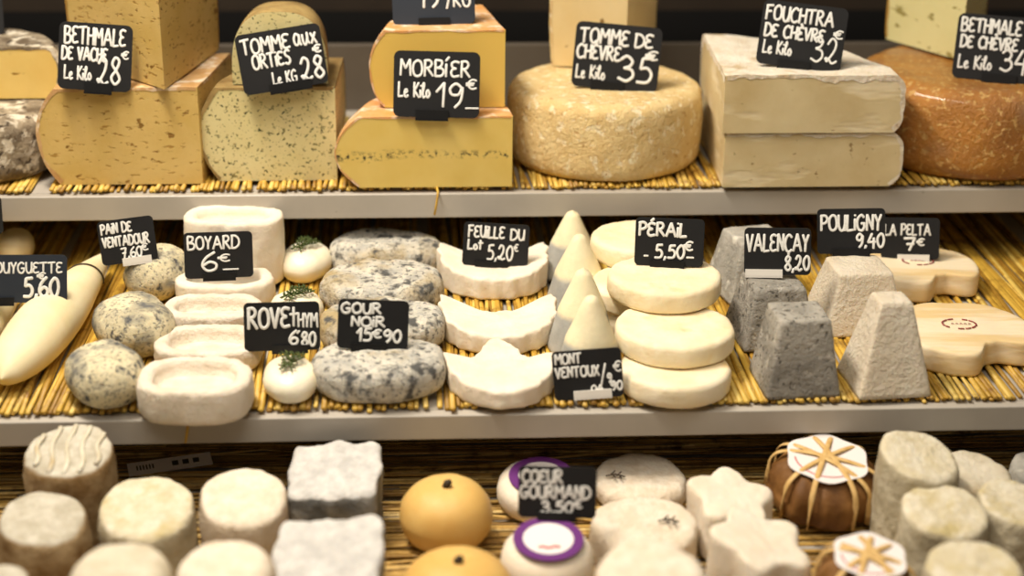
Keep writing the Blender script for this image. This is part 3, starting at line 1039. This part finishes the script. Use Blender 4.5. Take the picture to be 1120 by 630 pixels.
# cones
CN = 'ivory cone cheeses with an ash-grey foot'
for (tipx, tipy, yb, w, lab) in (
        (647, 322, 430, 78, 'ivory cone cheese nearest the shelf edge, behind the tilted white-clipped tag'),
        (638, 293, 396, 76, 'ivory cone cheese second from the shelf edge'),
        (634, 255, 350, 74, 'ivory cone cheese third from the shelf edge'),
        (626, 230, 312, 66, 'ivory cone cheese at the back of its row, nearest the upper shelf')):
    B = onz(tipx, yb, zM)
    r = w / 2 * (depth(B) + 0.03) / FPX
    c = Vector((at_y(tipx, tipy, B.y + r).x, B.y + r, zM))
    h = at_y(tipx, tipy, B.y + r).z - zM
    vs, fs = [(0, 0, 0)], []
    N, n = 26, 44
    for i in range(N + 1):
        u = i / N
        rr = r * (1 - u) ** 0.95 + 0.0035 * (1 - abs(2 * u - 1)) + (0.0042 * math.sqrt(max(0, 1 - ((u - 0.93) / 0.07) ** 2)) if u > 0.93 else 0.0042 * u / 0.93)
        if i == 0:
            rr *= 0.96
        for k in range(n):
            a = 2 * math.pi * k / n
            x, y = rr * math.cos(a), rr * math.sin(a)
            e = nz((x, y, u * h), 45, 0.0007, tipx)
            vs.append((x + e * math.cos(a), y + e * math.sin(a), u * h))
    vs.append((0, 0, h + 0.0006))
    for k in range(n):
        fs.append((0, 1 + (k + 1) % n, 1 + k))
        fs.append((1 + N * n + k, 1 + N * n + (k + 1) % n, len(vs) - 1))
    for i in range(N):
        for k in range(n):
            a, b = 1 + i * n + k, 1 + i * n + (k + 1) % n
            fs.append((a, b, b + n, a + n))
    place(tag(link('cone_cheese', vs, fs, M['cone']), lab, 'cheese', CN), c)

# cream rounds, stacked in overlapping steps
PR = 'flat cream rounds stacked in steps'
hp = 0.023


def round_cheese(cx, w, yb, level, lab, rz=0, tilt=0.0, dz=0.0):
    c, rx, _ = fit(cx, w, 300, yb, zM + level * hp + dz, 1.0)
    vs, fs = drum(ell(rx, rx), hp - 0.0006, 0.0048, 80, 0.02, amp=0.0012, sc=45)
    o = place(tag(link('round_cheese', vs, fs, M['perail']), lab, 'cheese', PR), c, R(rz), R(tilt))
    return o, c


round_cheese(743, 121, 449, 0, 'flat cream round at the shelf edge, lowest of the stepped stack')
o, c2 = round_cheese(741, 129, 405, 1, 'flat cream round in the middle of the stepped stack')
o, c3 = round_cheese(727, 122, 345, 2, 'flat cream round on top of the stepped stack, under the 5,50 tag')
for lv, dx, dy, lab in ((0, -0.004, 0.112, 'flat cream round on the straw behind the stepped stack, mostly hidden'),
                        (1, -0.012, 0.112, 'flat cream round peeking out left between two stepped rounds')):
    src = c2 if lv else c2
    vs, fs = drum(ell(0.052, 0.052), hp - 0.0006, 0.0048, 80, 0.02, amp=0.0012, sc=45)
    place(tag(link('round_cheese', vs, fs, M['perail']), lab, 'cheese', PR), Vector((c2.x + dx - 0.004, c2.y + dy, zM + lv * hp)))
vs, fs = drum(ell(0.050, 0.050), hp - 0.0006, 0.0048, 80, 0.02, amp=0.0012, sc=45)
place(tag(link('round_cheese', vs, fs, M['perail']), 'flat cream round at the back left, behind the top round', 'cheese', PR), Vector((c3.x - 0.012, c3.y + 0.108, zM + 2 * hp)))
ZPR = zM + 3 * hp


# truncated pyramids
def pyramid(name, cx, cy, base, top, h, rz, mat, label, group, zb=None, amp=0.0007, by=None, ty=None):
    zb = zM if zb is None else zb
    c = onz(cx, cy, zb)
    s = depth(c) / FPX
    bx = base * s / 2
    by = bx if by is None else by * s / 2
    tx = top * s / 2
    ty = tx if ty is None else ty * s / 2
    hh = h
    vs, fs = [], []
    N, n = 22, 64
    sd = random.uniform(0, 30)
    rings = []
    for i in range(N + 1):
        u = i / N
        rings.append((bx + (tx - bx) * u, by + (ty - by) * u, u * hh))
    rings.append((tx - 0.0015, ty - 0.0015, hh + 0.0012))
    for f in (0.85, 0.65, 0.45, 0.2):
        rings.append(((tx - 0.0015) * f, (ty - 0.0015) * f, hh + 0.0014))
    for (ax, ay, z) in rings:
        for k in range(n):
            side, q = divmod(k, n // 4)
            v = -1 + 2 * (q + 0.5) / (n // 4)
            v = math.sin(v * math.pi / 2) * 0.5 + v * 0.5
            w_ = 1 - 0.022 * abs(v) ** 14
            v *= 0.985
            x, y = ((v, -w_), (w_, v), (-v, w_), (-w_, -v))[side]
            x, y = x * ax, y * ay
            a = math.atan2(y, x)
            e = nz((x, y, z), 40, amp, sd) + nz((x, y, z), 130, amp * 0.6, sd)
            vs.append((x + e * math.cos(a), y + e * math.sin(a), z + (e if z > hh * 0.9 else 0)))
    m = len(rings)
    for i in range(m - 1):
        for k in range(n):
            fs.append((i * n + k, i * n + (k + 1) % n, (i + 1) * n + (k + 1) % n, (i + 1) * n + k))
    fs.append(tuple(range(n)))
    fs.append(tuple((m - 1) * n + k for k in range(n)))
    o = link(name, vs, fs, M[mat], smooth=False)
    me = o.data
    me.polygons.foreach_set('use_smooth', [True] * len(me.polygons))
    place(tag(o, label, 'cheese', group), c, R(rz))
    return o, c


VA = 'grey ash truncated pyramid cheeses'
pyramid('pyramid_cheese', 868, 418, 82, 56, 0.072, 3, 'ash_dark', 'dark grey ash pyramid at the shelf edge, first of its row', VA)
pyramid('pyramid_cheese', 842, 366, 84, 56, 0.058, 6, 'ash_dark', 'grey ash pyramid in the middle of its row, below the 8,20 tag', VA)
o, cva = pyramid('pyramid_cheese', 822, 316, 82, 54, 0.062, 12, 'ash_grey', 'pale grey ash pyramid at the back, behind the 8,20 tag', VA)
PO = 'tall white truncated pyramid cheeses'
pyramid('pyramid_cheese', 966, 418, 82, 35, 0.086, 4, 'pyramid_white', 'tall white wrinkled pyramid at the shelf edge', PO)
o, cpo = pyramid('pyramid_cheese', 934, 350, 90, 58, 0.060, 3, 'pyramid_white', 'white pyramid at the back under the 9,40 tag', PO)


# kidney shaped cheeses with a bite and a stamp
def pelta_r(rx, ry, at, wd, dp):
    def f(t):
        d = (t - R(at) + math.pi) % (2 * math.pi) - math.pi
        return ell(rx, ry, 2.3)(t) * (1 - dp * math.exp(-(d / R(wd)) ** 4))
    return f


KD = 'pale kidney-shaped cheeses with a red stamp'
for (cx, w, yb, asp, th, bite, rz, lab) in (
        (1062, 148, 414, 0.98, 0.025, -62, -4, 'pale kidney-shaped cheese with a bitten front edge, nearer of its pair'),
        (1008, 120, 333, 0.92, 0.025, -66, -3, 'pale kidney-shaped cheese farther back, under the 7 euro tag')):
    c, rx, _ = fit(cx, w, 300, yb, zM, asp)
    vs, fs = drum(pelta_r(rx, rx * asp, bite, 23, 0.40), th, 0.004, 110, 0.0, amp=0.0009, sc=40)
    o = place(tag(link('kidney_cheese', vs, fs, M['pelta']), lab, 'cheese', KD), c, R(rz))
    vs, fs = [], []
    for k in range(14):                                     # broken oval of stamped words
        if k in (3, 9):
            continue
        a = [2 * math.pi * (k + j / 4 * 0.8) / 14 for j in range(5)]
        tube([(0.0165 * math.cos(q) - 0.004, 0.012 * math.sin(q) + 0.006, th + 0.0010) for q in a], 0.0010, vs, fs, 5, 0.5)
    for k in range(5):
        x = -0.012 + k * 0.0042
        tube([(x, 0.005, th + 0.0012), (x + 0.0012, 0.0072, th + 0.0012), (x + 0.0026, 0.0052, th + 0.0012)], 0.0005, vs, fs, 5, 0.5)
    st = link('stamp', vs, fs, M['stamp'], o)
    st['label'] = 'faded dark red oval stamp'
    ZPE, CPE = c.z + th, c

# ================================================================== LOWER SHELF
LOW = 'small cheeses on the lowest shelf'


def crottin(cx, w, yt, yb, mat, lab, tilt=7, lean=0, taper=0.06, be=0.006, p=2.1, n_name='drum_cheese', asp=1.0, zbase=None, amp=0.002):
    zb = zB if zbase is None else zbase
    c, rx, h = fit(cx, w, yt, yb, zb, asp)
    vs, fs = drum(ell(rx * 1.03, rx * asp * 1.03, p), h, be, 72, 0.01, taper, amp=amp, sc=40, slant=tilt * 1.7, lean=lean * 1.5)
    o = link(n_name, vs, fs, M[mat])
    place(tag(o, lab, 'cheese', LOW), c, R(random.uniform(-5, 5)))
    return o, c, rx, h


o, c, rx, h = crottin(75, 96, 492, 612, 'crottin_brown', 'tall grey drum cheese with ridged top, behind the left front cheeses')
vs, fs = [], []
for k in range(-2, 3):
    x = k * rx * 0.33
    L = math.sqrt(max(rx * rx * 0.72 - x * x, 0.0001))
    tube([(x + 0.002 * math.sin(j), -L + 2 * L * j / 8, h + 0.0012 + (-L + 2 * L * j / 8) * math.tan(R(7 * 1.7))) for j in range(9)], 0.0022, vs, fs, 8, 0.35)
link('ridges', vs, fs, M['crottin'], o)
crottin(46, 106, 565, 668, 'crottin_brown', 'brownish grey drum cheese at the left edge of the lowest shelf', 6, 2, 0.16)
crottin(160, 104, 553, 650, 'crottin_yellow', 'yellowish drum cheese between the brown drum and the white-topped drum', 8)
crottin(266, 96, 541, 636, 'pale_pink', 'white-topped drum cheese beside the square ashy cheese', 8)
SQ = 'squarish ashy cheeses with white tops'
for (cx, w, yt, yb, lab) in ((366, 100, 512, 606, 'squarish cheese with white top and ash-grey side, behind its blurred twin'),
                             (359, 118, 602, 724, 'blurred squarish white-topped cheese in front of the ashy one')):
    c, rx, h = fit(cx, w, yt, yb, zB, 0.85)
    vs, fs = drum(lambda t, rx=rx: ell(rx, rx * 0.85, 6)(t) * (1 + 0.035 * math.cos(8 * t)), h, 0.005, 96, -0.02, 0.0, amp=0.003, sc=42, slant=15, lean=-4)
    o = link('square_cheese', vs, fs, M['white_ash'])
    place(tag(o, lab, 'cheese', SQ), c, R(-3))

# apricot balls
AB = 'apricot-coloured ball cheeses'
for (cx, w, cy, lab) in ((488, 103, 563, 'apricot-coloured ball cheese with a dark stalk on top'),
                         (500, 128, 658, 'blurred apricot-coloured ball cheese at the bottom edge')):
    c = onz(cx, cy, zB + 0.029)
    rx = w / 2 * depth(c) / FPX
    c.z = zB
    hb_ = rx * 1.44
    vs, fs = drum(ell(rx, rx), hb_, hb_ * 0.5, 64, 0.0, amp=0.0012, sc=30, dome=0.001, bbe=hb_ * 0.46)
    o = place(tag(link('ball_cheese', vs, fs, M['apricot']), lab, 'cheese', AB), c)
    vs, fs = [], []
    tube([(0, -0.006, hb_ - 0.001), (0.001, -0.006, hb_ + 0.004), (0.003, -0.008, hb_ + 0.006)], lambda u: 0.0042 - 0.0014 * u, vs, fs, 8)
    st = link('stalk', vs, fs, M['twig'], o)
    st['label'] = 'dark stalk'


# white cheeses with a purple ringed paper label
def disc(r0, r1, z, n=48, sq=1.0):
    vs, fs = [], []
    for k in range(n):
        a = 2 * math.pi * k / n
        for r in (r0, r1):
            vs.append((r * math.cos(a), r * math.sin(a) * sq, z))
    if r0 == 0:
        vs2 = [(r1 * math.cos(2 * math.pi * k / n), r1 * math.sin(2 * math.pi * k / n) * sq, zz) for zz in (z - 0.0006, z) for k in range(n)]
        return vs2, [tuple(range(n)), tuple(range(n, 2 * n))] + [(k, (k + 1) % n, n + (k + 1) % n, n + k) for k in range(n)]
    vs, fs = [], []
    for zz in (z - 0.0006, z):
        for r in (r0, r1):
            vs += [(r * math.cos(2 * math.pi * k / n), r * math.sin(2 * math.pi * k / n) * sq, zz) for k in range(n)]
    for k in range(n):
        q = (k + 1) % n
        fs += [(k, q, n + q, n + k), (2 * n + k, 2 * n + q, 3 * n + q, 3 * n + k), (k, q, 2 * n + q, 2 * n + k), (n + k, n + q, 3 * n + q, 3 * n + k)]
    return vs, fs


PL = 'white cheeses with a purple-ringed label'
ZCG = YCG = 0
for (cx, w, yt, yb, lab) in ((592, 94, 523, 578, 'white cheese with a purple-ringed label, behind the 3,50 tag'),
                             (599, 100, 590, 672, 'white cheese with a purple-ringed label, below the 3,50 tag')):
    c, rx, h = fit(cx, w, yt, yb, zB, 1.0)
    vs, fs = drum(ell(rx, rx), h, min(0.02, h * 0.4), 72, 0.02, amp=0.001, sc=35, dome=0.001)
    o = place(tag(link('labelled_cheese', vs, fs, M['white']), lab, 'cheese', PL), c + Vector((0, 0, rx * 0.06)), 0, R(7))
    r1 = rx * 0.76
    vs, fs = disc(0, r1 * 0.72, h + 0.0028)
    link('paper_label', vs, fs, M['paper'], o, smooth=False)
    vs, fs = disc(r1 * 0.72, r1, h + 0.0026)
    link('purple_ring', vs, fs, M['purple'], o, smooth=False)
    vs, fs = [], []
    tube([(-0.009 + 0.0036 * k, -0.012 + 0.0012 * math.sin(k * 2), h + 0.003) for k in range(6)], 0.0016, vs, fs, 6, 0.3)
    link('red_print', vs, fs, M['red'], o)
    if yt == 590:
        ZCG, YCG = c.z + h, c.y

# cream rounds with a herb twig
for (cx, w, yt, yb, tw, lab, tl) in ((700, 100, 519, 566, -0.024, 'pinkish cream round with a dark herb twig, right of the 3,50 tag', 'dark herb twig on the farther pinkish cream round'),
                                     (705, 113, 569, 640, 0.020, 'pinkish cream round with a small twig at its right, second of its row', 'small dark twig on the nearer pinkish cream round')):
    o, c, rx, h = crottin(cx, w, yt, yb, 'pale_pink', lab, 4, 0, 0.02, 0.009, n_name='round_cheese', asp=0.9)
    vs, fs = [], []
    tube([(-0.008, -0.004, 0), (0.0, 0.0, 0.001), (0.010, -0.002, 0.001)], 0.0007, vs, fs, 6)
    for k in range(4):
        tube([(-0.004 + k * 0.003, -0.002, 0.0005), (-0.001 + k * 0.003, -0.007 if k % 2 else 0.004, 0.002)], 0.0007, vs, fs, 5)
    place(tag(link('herb_twig', vs, fs, M['twig']), tl, 'herb', 'dark twigs on the cream rounds'), c + Vector((tw, -0.004, h + 0.0022)), R(-20), R(4))
crottin(712, 116, 622, 800, 'pale_pink', 'blurred pinkish cream round at the bottom edge', 4, 0, 0.02, 0.01, n_name='round_cheese')

# star shaped blocks
ST = 'white star-shaped cheeses'
for (cx, w, yt, yb, rz, lab) in ((800, 96, 540, 618, 15, 'white star-shaped cheese left of the leaf-wrapped one'),
                                 (832, 112, 588, 690, 40, 'blurred white star-shaped cheese in front of its twin')):
    c, rx, h = fit(cx, w, yt, yb, zB, 0.95)
    vs, fs = drum(lambda t, rx=rx: rx * (0.90 + 0.13 * math.cos(5 * t)), h, 0.005, 100, 0.0, 0.02, amp=0.002, sc=40, slant=13, lean=5)
    place(tag(link('star_cheese', vs, fs, M['white']), lab, 'cheese', ST), c, R(rz))

# leaf wrapped cheeses tied with raffia
LW = 'leaf-wrapped cheeses tied with raffia'
for (cx, w, yt, yb, lab) in ((901, 115, 508, 590, 'cheese wrapped in brown leaves, tied with raffia, white paper on top'),
                             (946, 102, 611, 716, 'blurred leaf-wrapped cheese with white paper at the bottom edge')):
    c, rx, h = fit(cx, w, yt, yb, zB, 1.0)
    t = thing('leaf_wrapped_cheese', c + Vector((0, 0, rx * 0.14)), lab, 'cheese', LW, R(5), R(8))
    hh = h
    vs, fs = drum(lambda a, rx=rx: rx * (1 + 0.035 * math.sin(7 * a) + 0.025 * math.sin(13 * a + 1)), hh, hh * 0.40, 96, 0.04, 0.05, amp=0.0034, sc=55)
    link('leaf_wrapping', vs, fs, M['leaf_brown'], t)
    vs, fs = disc(0, rx * 0.76, hh + 0.004)
    vs = [(x * (1 + 0.05 * math.sin(6 * math.atan2(y, x))), y * (1 + 0.05 * math.sin(6 * math.atan2(y, x))), z) for x, y, z in vs]
    link('paper_label', vs, fs, M['paper'], t, smooth=False)
    vs, fs = [], []
    tube([(rx * 0.60 * math.cos(R(a)), rx * 0.60 * math.sin(R(a)), hh + 0.0042) for a in range(170, 290, 8)], 0.0007, vs, fs, 5, 0.5)
    link('red_print', vs, fs, M['red'], t)

    for a, sh in ((28, 0.0), (62, 0.003), (100, -0.004), (128, 0.004), (152, 0.0)):
        vs, fs = [], []
        ca, sa = math.cos(R(a)), math.sin(R(a))
        pts = []
        for k in range(25):
            q = -1 + 2 * k / 24
            rr = rx * 1.065
            ang_ = q * math.pi / 2
            u = rr * math.copysign(min(1, abs(math.sin(ang_)) ** 0.8), q)
            z = hh * 0.42 + (hh * 0.58 + 0.0065) * max(0.0, math.cos(ang_)) ** 0.42
            pts.append((u * ca - sh * sa, u * sa + sh * ca, z))
        pts = [(pts[0][0], pts[0][1], hh * 0.2)] + pts + [(pts[-1][0], pts[-1][1], hh * 0.2)]
        tube(pts, 0.0026, vs, fs, 8, 0.32, Vector((-sa * 0.05, ca * 0.05, 1)))
        link('raffia_band', vs, fs, M['raffia'], t)

# crottins at the right
crottin(1006, 88, 497, 616, 'crottin_yellow', 'tall cream drum cheese right of the leaf-wrapped cheese', 8, 6)
crottin(1068, 78, 514, 590, 'crottin', 'cream drum cheese in the shade behind the tall one', 5, 4, n_name='drum_cheese')
crottin(1034, 96, 556, 660, 'crottin_yellow', 'cream drum cheese in front of the tall one at the right', 6, 0)
crottin(1112, 84, 548, 640, 'crottin_yellow', 'cream drum cheese cut by the right edge of the lowest shelf', 6, 4)
crottin(1066, 106, 620, 770, 'crottin_yellow', 'blurred cream drum cheese at the bottom right', 4, 0)
crottin(1140, 66, 508, 566, 'ash_grey', 'bluish grey cheese just entering at the right edge', 5, 0)
crottin(-4, 70, 636, 760, 'crottin_brown', 'blurred tan cheese in the bottom left corner', 4, 0)
crottin(130, 112, 621, 790, 'crottin', 'blurred ivory cheese at the bottom edge below the yellowish drum', 4, 0, 0.06, 0.014)
crottin(247, 108, 617, 780, 'pale_pink', 'blurred pale cheese at the bottom edge below the white-topped drum', 4, 0, 0.06, 0.014)

# printed strip lying on the straw under the middle shelf
c = onz(186, 508, zB + 0.004)
vs, fs = [], []
boxm(-0.040, 0.040, -0.008, 0.008, 0, 0.0012, vs, fs)
o = place(tag(link('paper_strip', vs, fs, M['paper'], smooth=False), 'dim printed paper strip lying on straw behind the left cheeses', 'paper'), c, R(16), R(20))
vs, fs = [], []
for k in range(9):
    x = -0.032 + k * 0.003 if k < 6 else 0.002 + (k - 6) * 0.01
    boxm(x, x + (0.0014 if k < 6 else 0.006), -0.003, 0.003, 0.0012, 0.0014, vs, fs)
link('print', vs, fs, M['print_dark'], o, smooth=False)

# loose straw stalks
LS = 'loose straw stalks over the shelf edges'
for px, py, yy, zz, L, lab in ((206, 466, YM - 0.002, ZM, 0.02, 'short straw stalk hanging over the middle shelf lip'),
                               (478, 214, YT - 0.002, ZT, 0.022, 'thin straw stalk hanging over the upper shelf lip')):
    c = at_y(px, py, yy)
    vs, fs = [], []
    tube([(0, 0.03, 0.004), (0.0, 0.006, 0.006), (0.001, -0.003, 0.003), (-0.001, -0.004, -L * 0.5), (-0.003, -0.004, -L)], 0.0013, vs, fs, 6)
    place(tag(link('straw_stalk', vs, fs, M['straw']), lab, 'straw', LS), Vector((c.x, yy, zz)))

# ================================================================== PRICE TAGS
price_tag(103, 63, 78, 72, 6.5, Z_BETH, [('BETHMALE', .08, .90, .68, .25), ('DE VACHE', .05, .66, .44, .19), ('Le Kilo', .09, .45, .15, .20, .8), ('28', .54, .84, .10, .40, 1.1), ('€', .86, .95, .50, .11, .7)],
          'black price tag marked 28, leaning left beside the tall buff wedge', clip_x=0.55)
price_tag(314, 65, 93, 65, -8, Z_ORT, [('TOMME', .06, .62, .66, .24), ('aux', .68, .94, .68, .34), ('ORTIES', .16, .60, .40, .23), ('Le KG', .36, .64, .10, .20, .8), ('28', .70, .96, .10, .36, 1.15), ('€', .88, .97, .52, .12, .8)],
          'black price tag marked 28 on the herb-speckled quarter', clip_x=0.55, clip_w=0.5, Y=Cu.y - 0.022)
price_tag(477, 93, 94, 71, 1.5, Z_MOR, [('MORBÍER', .08, .88, .62, .24), ('Le Kilo', .06, .42, .30, .22, .9), ('19', .50, .80, .16, .36, 1.1), ('€', .85, .96, .44, .14, .8), ('_', .84, .99, .15, .1, .7)],
          'black price tag marked 19 on the ash-lined yellow quarter', clip_x=0.45)
price_tag(475, -6, 90, 66, -1.5, Z_MOR2, [('19', .32, .56, .28, .30, 1.1), ('€', .56, .68, .50, .18, .8), ('/KG', .66, .95, .28, .30, .9)],
          'bluish black price tag at the top edge reading 19 per kilo', board='board_blue', clip_x=0.5)
price_tag(671, 63, 94, 70, 4, Z_TOM, [('TOMME', .06, .62, .68, .22), ('DE', .70, .90, .68, .20), ('CHÈVRE', .04, .54, .44, .21), ('Le Kilo', .05, .38, .14, .20, .75), ('35', .54, .92, .14, .38, 1.2), ('€', .84, .97, .50, .13, .8)],
          'black price tag marked 35 on the pale wheel', clip_x=0.42)
price_tag(872, 40, 92, 69, 4.5, Z_FOU, [('FOUCHTRA', .05, .84, .70, .22), ('DE CHÈVRE', .06, .76, .44, .19), ('Le Kilo', .07, .40, .18, .20, .8), ('32', .64, .94, .14, .38, .9), ('€', .87, .97, .53, .12, .7)],
          'black price tag marked 32 on the floury white top of the beige blocks', clip_x=0.45)
price_tag(1090, 54, 97, 70, 1, Z_AMB, [('BETHMALE', .05, .70, .72, .21), ('DE CHÈVRE', .06, .68, .48, .18), ('Le Kilo', .06, .42, .16, .20, .8), ('34', .52, .80, .16, .34, 1.0), ('€', .83, .96, .38, .14, .8), ('_', .84, .99, .16, .1, .7)],
          'black price tag marked 34 on the amber wheel at the right', clip_x=0.52)
price_tag(-44, 4, 94, 72, 2, Z_HALF, [], 'black price tag showing only its edge at the top left corner')
# middle shelf
price_tag(26, 305, 92, 52, 5, zM + 0.045, [('BOUYGUETTE', .10, .94, .62, .22, .75), ('5,60', .50, .90, .12, .40, 1.3), ('€', .66, .75, .50, .12, .7)],
          'blue-black price tag marked 5,60 over the long pointed cheeses', board='board_blue', clip_x=0.2)
price_tag(143, 263, 60, 48, -4, zM + 0.047, [('PAIN DE', .06, .60, .70, .22), ('VENTADOUR', .06, .88, .40, .22), ('7,60', .36, .72, .12, .22, .9), ('€', .72, .84, .24, .14, .7)],
          'black price tag marked 7,60 with white clip over the ash-speckled ovals', 'clip_white', 0.62, 0.52, sw=1.15)
price_tag(240, 279, 74, 50, 1, ZBOY, [('BOYARD', .06, .80, .64, .27), ('6', .26, .46, .16, .40, 1.2), ('€', .50, .66, .36, .15, .7), ('_', .56, .78, .18, .1, .7)],
          'black price tag marked 6 on the white sunken-topped ovals', sw=1.2, clip_x=0.5, clip_w=0.48)
price_tag(309, 357, 82, 53, 1, zM + 0.022, [('ROVE', .06, .60, .48, .40, 1.4), ('t', .62, .72, .50, .40, 1.1), ('HYM', .72, .97, .48, .28, 1.0), ('6', .60, .70, .12, .28, 1.2), ('80', .76, .94, .08, .28, 1.2), ("'", .70, .73, .16, .24, .9)],
          'black price tag marked 6,80 among the small thyme cheeses', sw=1.3, clip_x=0.6, clip_w=0.48)
price_tag(407, 355, 77, 54, 3.5, ZGN, [('GOUR', .05, .60, .72, .20, 1.1), ('NOIR', .20, .66, .46, .19, 1.1), ('15', .28, .48, .16, .26, 1.2), ('€', .50, .62, .24, .16, .9), ('90', .66, .90, .16, .24, 1.2)],
          'black price tag marked 90 on the ash-marbled drums', sw=1.3, clip_x=0.45, clip_w=0.5)
price_tag(541, 268, 72, 47, 3, ZLF + 0.001, [('FEUILLE', .08, .62, .66, .26, 1.0), ('DU', .72, .92, .64, .24), ('Lot', .08, .30, .38, .22), ('5,20', .38, .76, .16, .34, 1.0), ('€', .78, .84, .38, .16, .6)],
          'black price tag marked 5,20 on the leaf-shaped cheeses', sw=1.15, clip_x=0.45, clip_w=0.5, Y=YLF - 0.014)
price_tag(645, 409, 76, 54, -6, zM + 0.002, [('MONT', .05, .42, .74, .20), ('VENTOUX', .04, .66, .46, .21), ('/', .66, .76, .18, .46, .9), ('9,', .78, .86, .30, .18), ('90', .82, .98, .14, .18), ('€', .88, .98, .52, .20, .8), ('04', .54, .70, .12, .14, .9)],
          'tilted black price tag marked 9,90 with white clip in front of the cones', 'clip_white', 0.55, 0.55, sw=1.2, clip_up=0.06)
price_tag(731, 265, 75, 52, 0, ZPR, [('PÉRAIL', .06, .74, .62, .27, 1.2), ('5,50', .30, .72, .16, .28, 1.1), ('€', .72, .84, .34, .18, .9), ('-', .14, .20, .16, .1, .8), ('-', .76, .86, .14, .15, .8)],
          'black price tag marked 5,50 on the top cream round', sw=1.3, clip_x=0.48, clip_w=0.5)
price_tag(850, 275, 72, 51, -3, zM + 0.063, [('VALENÇAY', .04, .96, .50, .36, 1.1), ('8,20', .62, .98, .10, .30, 1.1)],
          'black price tag marked 8,20 with white clip on the grey ash pyramids', 'clip_white', 0.30, 0.56, sw=1.3)
price_tag(931, 253, 73, 49, -5, zM + 0.0615, [('POULIGNY', .06, .94, .52, .34, 1.1), ('9,40', .58, .98, .14, .30, 1.1)],
          'black price tag marked 9,40 on the tall white pyramids', sw=1.3, clip_x=0.5, clip_w=0.55)
price_tag(995, 261, 62, 45, -4, ZPE, [('LA PELTA', .06, .84, .58, .26, .9), ('7', .40, .58, .22, .30, 1.2), ('€', .62, .74, .34, .16, .8)],
          'black price tag marked 7 euro with white clip on the kidney-shaped cheeses', 'clip_white', 0.56, 0.55, sw=1.15)
price_tag(-47, 238, 98, 40, 2, zM + 0.04, [], 'black price tag showing only its edge at the left below the upper shelf', Y=1.68, pin=ZM + 0.006)
# lowest shelf
price_tag(609, 538, 85, 57, 0, ZCG, [('COEUR', .05, .56, .68, .24, 1.1), ('GOURMAND', .03, .92, .38, .24, 1.1), ('3,50', .30, .70, .10, .22, 1.1), ('€', .72, .82, .20, .16, .8)],
          'black price tag marked 3,50 between the purple-ringed cheeses', sw=1.3, clip_x=0.5, clip_w=0.5, Y=YCG + 0.02)
